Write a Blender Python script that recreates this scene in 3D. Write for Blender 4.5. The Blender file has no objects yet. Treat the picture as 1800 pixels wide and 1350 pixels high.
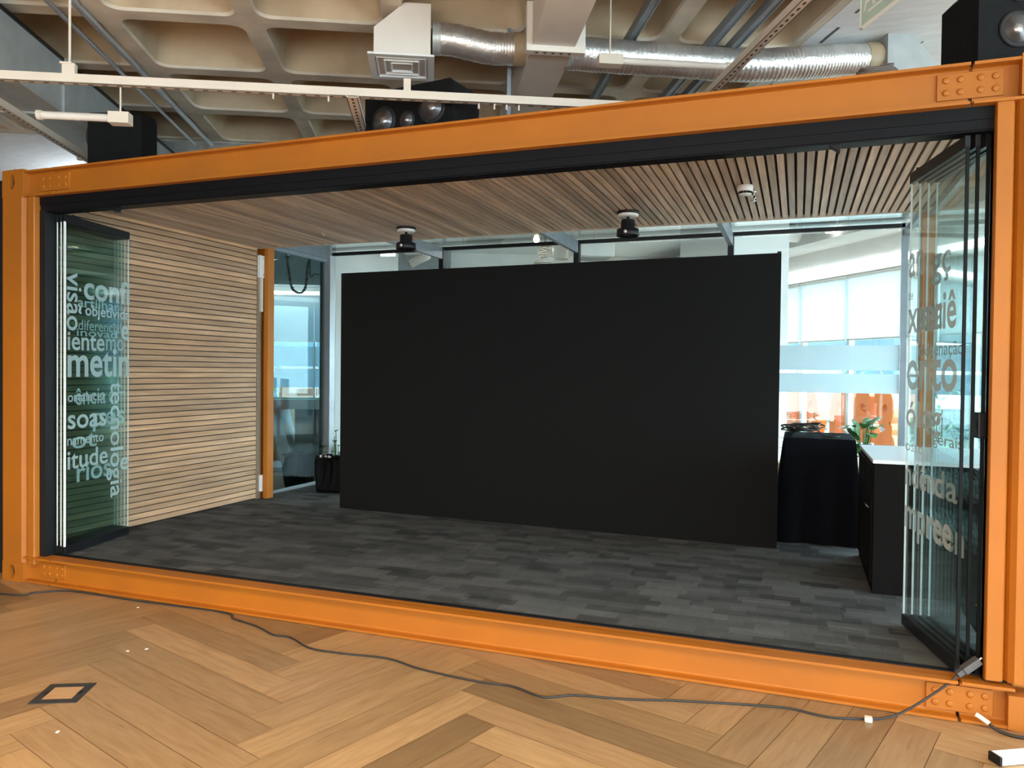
import bpy, bmesh, math, random
from mathutils import Vector, Matrix
random.seed(7)
R = math.radians
scene = bpy.context.scene
C = scene.collection

# ------------------------------------------------------------------ camera
CX, CY, CZ, YAW, PITCH, ROLL, FPX = 5.30138, -3.82515, 1.52763, .35788, .01697, .01072, 1343.12
CAM = Vector((CX, CY, CZ))
FW = Vector((-math.sin(YAW) * math.cos(PITCH), math.cos(YAW) * math.cos(PITCH), -math.sin(PITCH)))
_r = Vector((math.cos(YAW), math.sin(YAW), 0)); _u = _r.cross(FW)
RT = _r * math.cos(ROLL) + _u * math.sin(ROLL)
UP = _u * math.cos(ROLL) - _r * math.sin(ROLL)
cd = bpy.data.cameras.new('camera')
cd.sensor_width = 36; cd.lens = FPX / 1800 * 36; cd.clip_start = .05; cd.clip_end = 200
cam = bpy.data.objects.new('camera', cd); C.objects.link(cam)
M3 = Matrix((RT, UP, -FW)).transposed()
cam.matrix_world = Matrix.Translation(CAM) @ M3.to_4x4()
scene.camera = cam

# ------------------------------------------------------------------ light, exposure
scene.view_settings.view_transform = 'Standard'
scene.view_settings.look = 'None'
scene.view_settings.gamma = 1
scene.view_settings.exposure = 0.25
try:
    scene.view_settings.use_curve_mapping = False
except Exception:
    pass
scene.cycles.transparent_max_bounces = 40
scene.cycles.max_bounces = 10
scene.cycles.sample_clamp_indirect = 6

world = bpy.data.worlds.new('sky'); scene.world = world; world.use_nodes = True
bg = world.node_tree.nodes['Background']
bg.inputs[0].default_value = (.66, .88, 1.0, 1); bg.inputs[1].default_value = 13.0

def area(name, loc, size, power, col, rot=(0, 0, 0), spread=180):
    l = bpy.data.lights.new(name, 'AREA'); l.shape = 'RECTANGLE'; l.size, l.size_y = size
    l.energy = power; l.color = col; l.spread = R(spread)
    o = bpy.data.objects.new(name, l); C.objects.link(o); o.location = loc; o.rotation_euler = rot
    return o
WARM = (1, .78, .54); BA0 = R(26.7)
area('slab_fill', (-2.0, 3.4, 3.35), (1.2, .3), 105, (.86, .94, 1), (R(180), 0, 0))  # added fill light that whitens the slab at the left, no real lamp
area('slab_fill', (7.6, 3.2, 3.35), (1.2, .3), 16, (.5, .8, 1), (R(180), 0, 0))  # added blue fill for the slab at the right, no real lamp
# rows of linear luminaires over the hall in front of the container
for lx, ly, lp in ((4.6, -2.5, 52), (1.2, -2.6, 60), (7.6, -3.2, 66), (3.4, -5.4, 80), (6.6, -6.4, 80)):
    area('hall_lamp', (lx, ly, 2.66), (2.4, .12), lp, WARM, (0, 0, BA0), 168)
    area('hall_lamp_uplight', (lx, ly, 2.72), (2.4, .12), lp * .32, WARM, (R(180), 0, BA0))
# windows of the hall behind the photographer
area('hall_window_daylight', (4.5, -8.6, 1.1), (7, 1.8), 260, (.92, .95, 1), (R(90), 0, 0))
# linear lamps over the lounge behind the container
area('lounge_lamp', (2.0, 5.4, 3.1), (1.6, .1), 14, (1, .96, .9), (0, 0, R(26.7)))
area('lounge_lamp', (-.8, 6.4, 3.1), (1.6, .1), 18, (1, .96, .9), (0, 0, R(26.7)))

# ------------------------------------------------------------------ frames and helpers
BA = R(26.7)                                   # the building's grid is turned against the container
E1 = Vector((math.cos(BA), math.sin(BA), 0)); E2 = Vector((-math.sin(BA), math.cos(BA), 0)); EZ = Vector((0, 0, 1))
def bw(a, b, z): return E1 * a + E2 * b + EZ * z
WA = R(125.8)                                  # run of the window wall at the right
WD = Vector((math.cos(WA), math.sin(WA), 0)); WN = Vector((math.sin(WA), -math.cos(WA), 0))  # WN points outdoors
W0 = Vector((6.477, 6.554, 0))
def at(px, py, depth):                         # a point of the photograph at a measured distance
    return CAM + (FW + RT * ((px - 900) / FPX) + UP * ((675 - py) / FPX)) * depth

def col_in(nt, c):
    return (c[0], c[1], c[2], 1)
def mat(name, c, rough=.5, metal=0, noise=0, nscale=8, stretch=(1, 1, 1), attr=None, bump=0, bscale=60, spec=.5, coat=0, c2=None, coord='Object'):
    m = bpy.data.materials.new(name); m.use_nodes = True; nt = m.node_tree
    p = nt.nodes['Principled BSDF']
    p.inputs['Roughness'].default_value = rough; p.inputs['Metallic'].default_value = metal
    p.inputs['Specular IOR Level'].default_value = spec
    if coat:
        p.inputs['Coat Weight'].default_value = coat; p.inputs['Coat Roughness'].default_value = .25
    p.inputs['Base Color'].default_value = col_in(nt, c)
    tc = nt.nodes.new('ShaderNodeTexCoord'); mp = nt.nodes.new('ShaderNodeMapping'); mp.inputs['Scale'].default_value = stretch
    nt.links.new(tc.outputs[coord], mp.inputs['Vector'])
    last = None
    if noise:
        n = nt.nodes.new('ShaderNodeTexNoise'); n.inputs['Scale'].default_value = nscale; n.inputs['Detail'].default_value = 6
        nt.links.new(mp.outputs[0], n.inputs['Vector'])
        r = nt.nodes.new('ShaderNodeMapRange'); r.inputs['From Min'].default_value = .3; r.inputs['From Max'].default_value = .7
        nt.links.new(n.outputs['Fac'], r.inputs['Value'])
        mx = nt.nodes.new('ShaderNodeMix'); mx.data_type = 'RGBA'
        lo = c2 if c2 else tuple(v * (1 - noise) for v in c)
        mx.inputs['A'].default_value = col_in(nt, lo); mx.inputs['B'].default_value = col_in(nt, c)
        nt.links.new(r.outputs[0], mx.inputs['Factor']); last = mx.outputs['Result']
    if attr:
        a = nt.nodes.new('ShaderNodeAttribute'); a.attribute_name = attr
        mm = nt.nodes.new('ShaderNodeMix'); mm.data_type = 'RGBA'; mm.blend_type = 'MULTIPLY'; mm.inputs['Factor'].default_value = 1
        if last: nt.links.new(last, mm.inputs['A'])
        else: mm.inputs['A'].default_value = col_in(nt, c)
        nt.links.new(a.outputs['Color'], mm.inputs['B']); last = mm.outputs['Result']
    if last: nt.links.new(last, p.inputs['Base Color'])
    if bump:
        b = nt.nodes.new('ShaderNodeBump'); b.inputs['Strength'].default_value = bump; b.inputs['Distance'].default_value = .01
        n2 = nt.nodes.new('ShaderNodeTexNoise'); n2.inputs['Scale'].default_value = bscale; n2.inputs['Detail'].default_value = 4
        nt.links.new(mp.outputs[0], n2.inputs['Vector']); nt.links.new(n2.outputs['Fac'], b.inputs['Height'])
        nt.links.new(b.outputs[0], p.inputs['Normal'])
    return m
def glass_mat(name, tint, refl=1.0):
    m = bpy.data.materials.new(name); m.use_nodes = True; nt = m.node_tree; nt.nodes.clear()
    o = nt.nodes.new('ShaderNodeOutputMaterial'); t = nt.nodes.new('ShaderNodeBsdfTransparent'); g = nt.nodes.new('ShaderNodeBsdfGlossy')
    t.inputs[0].default_value = (*tint, 1); g.inputs['Roughness'].default_value = .0; g.inputs[0].default_value = (.95, 1, .98, 1)
    f = nt.nodes.new('ShaderNodeLayerWeight'); f.inputs[0].default_value = .5
    pw = nt.nodes.new('ShaderNodeMath'); pw.operation = 'POWER'; pw.inputs[1].default_value = 5; nt.links.new(f.outputs['Facing'], pw.inputs[0])
    k = nt.nodes.new('ShaderNodeMath'); k.operation = 'MULTIPLY_ADD'; k.inputs[1].default_value = .9 * min(1, refl); k.inputs[2].default_value = .042 * refl; k.use_clamp = True
    x = nt.nodes.new('ShaderNodeMixShader')
    nt.links.new(pw.outputs[0], k.inputs[0]); nt.links.new(k.outputs[0], x.inputs[0])
    nt.links.new(t.outputs[0], x.inputs[1]); nt.links.new(g.outputs[0], x.inputs[2]); nt.links.new(x.outputs[0], o.inputs[0])
    return m
def film_mat(name, c, trans=.3, transl=.5):
    m = bpy.data.materials.new(name); m.use_nodes = True; nt = m.node_tree; nt.nodes.clear()
    o = nt.nodes.new('ShaderNodeOutputMaterial'); d = nt.nodes.new('ShaderNodeBsdfDiffuse'); l = nt.nodes.new('ShaderNodeBsdfTranslucent'); t = nt.nodes.new('ShaderNodeBsdfTransparent')
    d.inputs[0].default_value = (*c, 1); l.inputs[0].default_value = (*c, 1)
    a = nt.nodes.new('ShaderNodeMixShader'); a.inputs[0].default_value = transl
    b = nt.nodes.new('ShaderNodeMixShader'); b.inputs[0].default_value = trans
    nt.links.new(d.outputs[0], a.inputs[1]); nt.links.new(l.outputs[0], a.inputs[2])
    nt.links.new(a.outputs[0], b.inputs[1]); nt.links.new(t.outputs[0], b.inputs[2]); nt.links.new(b.outputs[0], o.inputs[0])
    return m
def emit_mat(name, c, s):
    m = bpy.data.materials.new(name); m.use_nodes = True; p = m.node_tree.nodes['Principled BSDF']
    p.inputs['Base Color'].default_value = (.9, .9, .9, 1)
    p.inputs['Emission Color'].default_value = (*c, 1); p.inputs['Emission Strength'].default_value = s
    return m

ORANGE = mat('orange paint', (.47, .145, .0055), .55, noise=.14, nscale=2.2, bump=.06, bscale=35, c2=(.40, .125, .009))
BLACKM = mat('black aluminium', (.010, .011, .013), .4, noise=.3, nscale=12, spec=.3)
DARKRAIL = mat('dark anodised rail', (.006, .007, .009), .5, noise=.25, nscale=6, stretch=(.3, 4, 4), spec=.18)
ALU = mat('silver aluminium', (.50, .53, .56), .38, .6, noise=.12, nscale=9)
ALUD = mat('grey aluminium', (.27, .31, .35), .42, .4, noise=.12, nscale=9)
GLASS = glass_mat('clear glass', (.965, .99, .985))
GLASSD = glass_mat('greenish door glass', (.90, .945, .94), .6)
GLASSR = glass_mat('door glass lightened at right', (.955, .982, .982), .7)  # same glass as the left doors, brighter light put into its tint
GEDGE = mat('polished glass edge', (.72, .80, .78), .3, noise=.1, spec=.8)
LETTER = film_mat('frosted lettering film', (.56, .70, .69), .34, .22)
LETTERR = film_mat('lettering film darkened as backlit', (.46, .52, .51), .12, .10)  # same film as the left lettering, backlit shade put into its colour
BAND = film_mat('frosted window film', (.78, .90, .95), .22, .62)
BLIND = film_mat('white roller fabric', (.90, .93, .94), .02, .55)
BLIND2 = film_mat('shaded roller fabric', (.62, .74, .80), .0, .22)  # white blind fabric darkened in colour, stands in for dimmer daylight
BAND2 = film_mat('shaded window film', (.50, .68, .76), .05, .30)  # same frosted film, the dimmer daylight is put into its colour
SLAT = mat('timber slat', (.62, .365, .205), .55, noise=.35, nscale=5, stretch=(3, .45, 8), attr='tint', bump=.08, bscale=40)
CSLAT = mat('timber ceiling slat', (.70, .51, .37), .5, noise=.38, nscale=5, stretch=(8, .5, 3), attr='tint', bump=.08, bscale=40)
TRIMW = mat('timber trim board', (.27, .19, .125), .6, noise=.25, nscale=6, stretch=(4, 4, .4))
BACKER = mat('dark slat backing', (.035, .024, .018), .9, noise=.3)
LEDM = mat('black display face', (.0038, .0038, .0036), .78, noise=.35, nscale=260, bump=.3, bscale=420, spec=.25)
LEDF = mat('black display frame', (.012, .012, .013), .5, noise=.2)
CLOTH = mat('black cloth', (.0028, .0035, .006), .9, noise=.4, nscale=30, bump=.2, bscale=140, spec=.12)
BLKWOOD = mat('black laminate', (.006, .005, .0045), .75, spec=.1, noise=.35, nscale=14, stretch=(1, 1, .3))
WHITEL = mat('white laminate', (.80, .82, .84), .28, noise=.04)
WHITEP = mat('white paint', (.78, .77, .74), .6, noise=.06, nscale=3)
COLUMNP = mat('white column paint', (.80, .83, .83), .65, noise=.05, nscale=3)
BEIGE = mat('beige enamel', (.66, .58, .48), .5, noise=.08, nscale=5)
GREYP = mat('pale grey duct paint', (.74, .69, .61), .55, noise=.08, nscale=5)
GALV = mat('galvanised sheet', (.47, .49, .48), .42, .35, noise=.18, nscale=7, bump=.05, bscale=20)
FOIL = mat('aluminium foil duct', (.78, .77, .74), .34, .8, noise=.2, nscale=18, bump=.35, bscale=55)
TAPE = mat('tan duct tape', (.42, .32, .20), .5, noise=.3, nscale=10)
CONC = mat('raw concrete', (.56, .44, .29), .85, noise=.42, nscale=2.6, bump=.3, bscale=18, c2=(.40, .305, .195))
RIBC = mat('pale rib concrete', (.68, .60, .48), .85, noise=.3, nscale=4, bump=.3, bscale=22)
SLABP = mat('painted slab', (.74, .77, .79), .8, noise=.14, nscale=5, stretch=(1, 4, 1), bump=.15, bscale=16)
SPKM = mat('black speaker cabinet', (.0055, .006, .0065), .75, noise=.4, nscale=25, bump=.15, bscale=90, spec=.2)
CONE = mat('silver speaker cone', (.55, .55, .56), .28, .85, noise=.1)
RUBBER = mat('black rubber', (.012, .012, .012), .7, noise=.2)
CABLE = mat('grey black cable', (.032, .031, .030), .55, noise=.25, nscale=20)
WHITEPL = mat('white plastic', (.80, .78, .74), .4, noise=.05)
CHROME = mat('chrome', (.70, .70, .70), .18, 1, noise=.08)
BOXM = mat('dark floor outlet frame', (.045, .046, .048), .45, .3, noise=.25, nscale=30)
SIGNG = mat('pale green sign', (.50, .68, .60), .45, noise=.05)
SIGNW = mat('white sign letter', (.85, .90, .86), .5, noise=.03)
LEAF = mat('green leaf', (.06, .19, .035), .45, noise=.4, nscale=6)
PLYW = mat('pale plywood', (.56, .40, .24), .6, noise=.2, nscale=5, stretch=(4, 4, .5))
OLET = mat('orange sign acrylic', (.54, .105, .0045), .4, noise=.08)
BROWNP = mat('brown cladding', (.27, .10, .04), .7, noise=.2)
GREENF = mat('green table cloth', (.02, .26, .17), .8, noise=.1)
TGREY = mat('grey table laminate', (.46, .50, .52), .5, noise=.08)
TDARK = mat('dark grey table panel', (.11, .125, .13), .6, noise=.15)
TUBE = emit_mat('lit tube', (1, .97, .92), 9)
STRIP = emit_mat('lit strip', (.92, .98, 1), 5)
BULB = emit_mat('lit bulb', (1, .82, .5), 25)
TUBEOFF = mat('unlit tube', (.66, .61, .54), .4, noise=.05)
GROUND = mat('outdoor paving', (.16, .17, .17), .9, noise=.2, nscale=3)
FACADE = mat('pale facade across the street', (.075, .125, .16), .8, noise=.25, nscale=1.2, stretch=(1, 1, .3))

class MB:
    def __init__(s): s.v = []; s.f = []; s.mi = []; s.sm = []; s.tint = []
    def add(s, vs, fs, mi=0, smooth=False, tint=None):
        b = len(s.v); s.v += [Vector(x) for x in vs]
        for f in fs:
            s.f.append([i + b for i in f]); s.mi.append(mi); s.sm.append(smooth); s.tint.append(tint)
        return s
    def box(s, a, b, mi=0, tint=None, M=None):
        x0, y0, z0 = [min(a[i], b[i]) for i in range(3)]; x1, y1, z1 = [max(a[i], b[i]) for i in range(3)]
        vs = [Vector(p) for p in ((x0,y0,z0),(x1,y0,z0),(x1,y1,z0),(x0,y1,z0),(x0,y0,z1),(x1,y0,z1),(x1,y1,z1),(x0,y1,z1))]
        if M: vs = [M @ q for q in vs]
        return s.add(vs, [(0,3,2,1),(4,5,6,7),(0,1,5,4),(1,2,6,5),(2,3,7,6),(3,0,4,7)], mi, False, tint)
    def bbox(s, a, b, r=.006, mi=0, M=None):      # box with chamfered vertical and horizontal edges
        x0, y0, z0 = [min(a[i], b[i]) for i in range(3)]; x1, y1, z1 = [max(a[i], b[i]) for i in range(3)]
        bm = bmesh.new(); bmesh.ops.create_cube(bm, size=1)
        for q in bm.verts: q.co = Vector((x0 + (q.co.x + .5) * (x1 - x0), y0 + (q.co.y + .5) * (y1 - y0), z0 + (q.co.z + .5) * (z1 - z0)))
        bmesh.ops.bevel(bm, geom=bm.edges[:], offset=r, segments=2, affect='EDGES', profile=.5)
        bm.verts.index_update()
        vs = [(M @ q.co if M else q.co.copy()) for q in bm.verts]; fs = [[q.index for q in f.verts] for f in bm.faces]; bm.free()
        return s.add(vs, fs, mi)
    def prism(s, pts, d, mi=0, caps=True, tint=None):   # closed 3-D outline pts swept by vector d
        n = len(pts); d = Vector(d); pts = [Vector(p) for p in pts]
        vs = pts + [p + d for p in pts]
        fs = [(i, (i + 1) % n, n + (i + 1) % n, n + i) for i in range(n)]
        if caps: fs += [tuple(range(n - 1, -1, -1)), tuple(range(n, 2 * n))]
        return s.add(vs, fs, mi, False, tint)
    def tube(s, path, r, n=8, mi=0, caps=True, rf=None):
        path = [Vector(p) for p in path]; rings = []; up = None
        for i, p in enumerate(path):
            t = (path[min(i + 1, len(path) - 1)] - path[max(i - 1, 0)]).normalized()
            if up is None: up = Vector((0, 0, 1)) if abs(t.z) < .9 else Vector((1, 0, 0))
            a = t.cross(up)
            if a.length < 1e-4: a = t.cross(Vector((0, 1, 0)))
            a.normalize(); b = a.cross(t).normalized(); up = b
            rr = rf(i) if rf else r
            rings.append([p + (a * math.cos(6.28319 * k / n) + b * math.sin(6.28319 * k / n)) * rr for k in range(n)])
        vs = [q for g in rings for q in g]; fs = []
        for i in range(len(path) - 1):
            for k in range(n): fs.append((i * n + k, i * n + (k + 1) % n, (i + 1) * n + (k + 1) % n, (i + 1) * n + k))
        s.add(vs, fs, mi, True)
        if caps:
            s.add(rings[0], [tuple(range(n - 1, -1, -1))], mi); s.add(rings[-1], [tuple(range(n))], mi)
        return s
    def lathe(s, prof, n=28, M=None, mi=0, smooth=True):  # prof: (radius, height) about local z
        vs = []; fs = []
        for r_, z in prof: vs += [Vector((r_ * math.cos(6.28319 * k / n), r_ * math.sin(6.28319 * k / n), z)) for k in range(n)]
        for i in range(len(prof) - 1):
            for k in range(n): fs.append((i * n + k, i * n + (k + 1) % n, (i + 1) * n + (k + 1) % n, (i + 1) * n + k))
        fs.append(tuple(range(n - 1, -1, -1))); fs.append(tuple((len(prof) - 1) * n + k for k in range(n)))
        if M: vs = [M @ q for q in vs]
        return s.add(vs, fs, mi, smooth)
    def build(s, name, mats, parent=None, label=None):
        me = bpy.data.meshes.new(name)
        off = parent['_o'] if parent is not None and '_o' in parent else None
        vs = s.v
        if parent is not None:
            inv = ROOTM[parent.name].inverted(); vs = [inv @ q for q in vs]
        me.from_pydata([tuple(q) for q in vs], [], s.f)
        if not isinstance(mats, (list, tuple)): mats = [mats]
        for m in mats: me.materials.append(m)
        me.polygons.foreach_set('material_index', s.mi); me.polygons.foreach_set('use_smooth', s.sm)
        if any(t is not None for t in s.tint):
            ca = me.color_attributes.new('tint', 'FLOAT_COLOR', 'CORNER'); buf = []
            for f, t in zip(s.f, s.tint):
                t = t if t is not None else (1, 1, 1)
                for _ in f: buf += [t[0], t[1], t[2], 1]
            ca.data.foreach_set('color', buf)
        me.update()
        o = bpy.data.objects.new(name, me); C.objects.link(o)
        if parent is not None:
            o.parent = parent; ROOTM[o.name] = ROOTM[parent.name]
        else: ROOTM[o.name] = Matrix()
        if label: o['label'] = label
        return o
ROOTM = {}
def thing(name, label, cat, loc=(0, 0, 0), rz=0, group=None):
    """Empty at the base of a thing; parts are given in world coordinates and stored relative to it"""
    o = bpy.data.objects.new(name, None); C.objects.link(o); o.empty_display_size = .1
    o.location = loc; o.rotation_euler = (0, 0, rz)
    ROOTM[o.name] = Matrix.Translation(Vector(loc)) @ Matrix.Rotation(rz, 4, 'Z')
    o['label'] = label; o['category'] = cat
    if group: o['group'] = group
    return o
def tag(o, label, cat, group=None, kind=None):
    o['label'] = label; o['category'] = cat
    if group: o['group'] = group
    if kind: o['kind'] = kind
    return o
def struct(name, mb, mats):
    o = mb.build(name, mats); o['kind'] = 'structure'
    return o
def copy_tree(o, loc, rz, label, group=None, drop=()):
    r = o.copy(); C.objects.link(r); r.location = loc; r.rotation_euler = (0, 0, rz); r['label'] = label
    ROOTM[r.name] = Matrix.Translation(Vector(loc)) @ Matrix.Rotation(rz, 4, 'Z')
    if group: r['group'] = group
    for ch in list(o.children):
        if ch.name.split('.')[0] in drop: continue
        c = ch.copy(); C.objects.link(c); c.parent = r; ROOTM[c.name] = ROOTM[r.name]
        for g in list(ch.children):
            d = g.copy(); C.objects.link(d); d.parent = c; ROOTM[d.name] = ROOTM[r.name]
    return r
def bframe(a, b, z): return Matrix.Translation(bw(a, b, z)) @ Matrix.Rotation(BA, 4, 'Z')
def bbx(m, a, b, mi=0):                          # box given in building-grid coordinates
    return m.box(a, b, mi, M=Matrix.Rotation(BA, 4, 'Z'))
def smooth_path(pts, k=6):                       # Catmull-Rom through pts
    pts = [Vector(p) for p in pts]; out = []
    P_ = [pts[0]] + pts + [pts[-1]]
    for i in range(1, len(P_) - 2):
        a, b, c, d = P_[i - 1:i + 3]
        for j in range(k):
            t = j / k
            out.append(.5 * ((2 * b) + (c - a) * t + (2 * a - 5 * b + 4 * c - d) * t * t + (3 * b - a - 3 * c + d) * t ** 3))
    out.append(pts[-1]); return out
def text_geo(txt, bold=.0, ext=.5, depth=.0):
    cu = bpy.data.curves.new('t', 'FONT'); cu.body = txt; cu.size = 1; cu.offset = bold; cu.resolution_u = 4
    if depth: cu.extrude = depth
    o = bpy.data.objects.new('t', cu); C.objects.link(o); dg = bpy.context.evaluated_depsgraph_get(); dg.update()
    me = bpy.data.meshes.new_from_object(o.evaluated_get(dg))
    vs = [v.co.copy() for v in me.vertices]; fs = [list(p.vertices) for p in me.polygons]
    C.objects.unlink(o); bpy.data.objects.remove(o); bpy.data.curves.remove(cu); bpy.data.meshes.remove(me)
    return vs, fs

# ================================================================== SETTING
# ---- herringbone floor of the hall
FLOOR = bpy.data.materials.new('herringbone oak'); FLOOR.use_nodes = True
nt = FLOOR.node_tree; p = nt.nodes['Principled BSDF']; p.inputs['Roughness'].default_value = .36; p.inputs['Specular IOR Level'].default_value = .4
uv = nt.nodes.new('ShaderNodeUVMap'); uv.uv_map = 'UVMap'
mp = nt.nodes.new('ShaderNodeMapping'); mp.inputs['Scale'].default_value = (1.3, 11, 1); nt.links.new(uv.outputs[0], mp.inputs[0])
n1 = nt.nodes.new('ShaderNodeTexNoise'); n1.inputs['Scale'].default_value = 3; n1.inputs['Detail'].default_value = 8; n1.inputs['Distortion'].default_value = .6; nt.links.new(mp.outputs[0], n1.inputs['Vector'])
cr = nt.nodes.new('ShaderNodeValToRGB'); cr.color_ramp.elements[0].position = .28; cr.color_ramp.elements[1].position = .68
cr.color_ramp.elements[0].color = (.295, .178, .085, 1); cr.color_ramp.elements[1].color = (.385, .247, .128, 1); nt.links.new(n1.outputs['Fac'], cr.inputs[0])
mp2 = nt.nodes.new('ShaderNodeMapping'); mp2.inputs['Scale'].default_value = (2.2, 34, 1); nt.links.new(uv.outputs[0], mp2.inputs[0])
n2 = nt.nodes.new('ShaderNodeTexNoise'); n2.inputs['Scale'].default_value = 2; n2.inputs['Detail'].default_value = 5; nt.links.new(mp2.outputs[0], n2.inputs['Vector'])
cr2 = nt.nodes.new('ShaderNodeValToRGB'); cr2.color_ramp.elements[0].position = .27; cr2.color_ramp.elements[1].position = .40
cr2.color_ramp.elements[0].color = (.55, .47, .40, 1); cr2.color_ramp.elements[1].color = (1, 1, 1, 1); nt.links.new(n2.outputs['Fac'], cr2.inputs[0])
m1 = nt.nodes.new('ShaderNodeMix'); m1.data_type = 'RGBA'; m1.blend_type = 'MULTIPLY'; m1.inputs['Factor'].default_value = .75
nt.links.new(cr.outputs[0], m1.inputs['A']); nt.links.new(cr2.outputs[0], m1.inputs['B'])
a1 = nt.nodes.new('ShaderNodeAttribute'); a1.attribute_name = 'tint'
m2 = nt.nodes.new('ShaderNodeMix'); m2.data_type = 'RGBA'; m2.blend_type = 'MULTIPLY'; m2.inputs['Factor'].default_value = 1
nt.links.new(m1.outputs['Result'], m2.inputs['A']); nt.links.new(a1.outputs['Color'], m2.inputs['B']); nt.links.new(m2.outputs['Result'], p.inputs['Base Color'])
def build_floor():
    W, n = .178, 7.5; th = R(-17.5); d1 = Vector((math.cos(th), math.sin(th), 0)); d2 = Vector((-d1.y, d1.x, 0)); A = Vector((1.681, -.488, 0)) - d2 * W * 0
    vs, fs, ti, uvs = [], [], [], []
    A = A - d2 * 0
    g = .0012
    light = {(0, 0): 1.16, (0, -1): .84, (0, 1): .90, (0, 2): .82, (0, 3): .92, (0, 4): .88, (0, 5): .95, (0, 6): 1.12, (0, -2): .98}
    def plank(u0, v0, lu, lv, key=None):
        c = A + d1 * (u0 + lu / 2) * W + d2 * (v0 + lv / 2) * W
        if not (-7 < c.x < 9.5 and -8 < c.y < 1.2): return
        b = len(vs)
        for uu, vv in ((u0, v0), (u0 + lu, v0), (u0 + lu, v0 + lv), (u0, v0 + lv)):
            q = A + d1 * (uu * W + (g if uu == u0 else -g)) + d2 * (vv * W + (g if vv == v0 else -g)); vs.append((q.x, q.y, 0))
        fs.append((b, b + 1, b + 2, b + 3))
        t = random.choice([.64, .74, .84, .93, 1.0, 1.09, 1.17]) * random.uniform(.97, 1.03); t = light.get(key, t); w = random.uniform(-.03, .03)
        ti.append((t, t * (1 - max(0, w)), t * (1 - abs(w) * 1.5)))
        ox, oy = random.uniform(0, 50), random.uniform(0, 50); L, S = n * W, W
        q = [(0, 0), (L, 0), (L, S), (0, S)] if lu > lv else [(0, 0), (0, S), (L, S), (L, 0)]
        uvs.append([(a + ox, b_ + oy) for a, b_ in q])
    for j in range(-14, 15):
        for k in range(-70, 71):
            u0, v0 = k + (n + 1) * j, -k + (n - 1) * j
            plank(u0, v0, n, 1, (j, k)); plank(u0 + n, v0, 1, n)
    b = len(vs); vs.extend([(-16, -12, -.003), (14, -12, -.003), (14, 14, -.003), (-16, 14, -.003)])
    fs.append((b, b + 1, b + 2, b + 3)); ti.append((.55, .5, .45)); uvs.append([(0, 0), (30, 0), (30, 26), (0, 26)])
    me = bpy.data.meshes.new('floor'); me.from_pydata(vs, [], fs); me.materials.append(FLOOR)
    ca = me.color_attributes.new('tint', 'FLOAT_COLOR', 'CORNER'); ul = me.uv_layers.new(name='UVMap'); cb, ub = [], []
    for f, t, q in zip(fs, ti, uvs):
        for c in q: cb += [*t, 1]; ub += list(c)
    ca.data.foreach_set('color', cb); ul.data.foreach_set('uv', ub)
    o = bpy.data.objects.new('floor', me); C.objects.link(o); o['kind'] = 'structure'; ROOTM[o.name] = Matrix()
build_floor()

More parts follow.
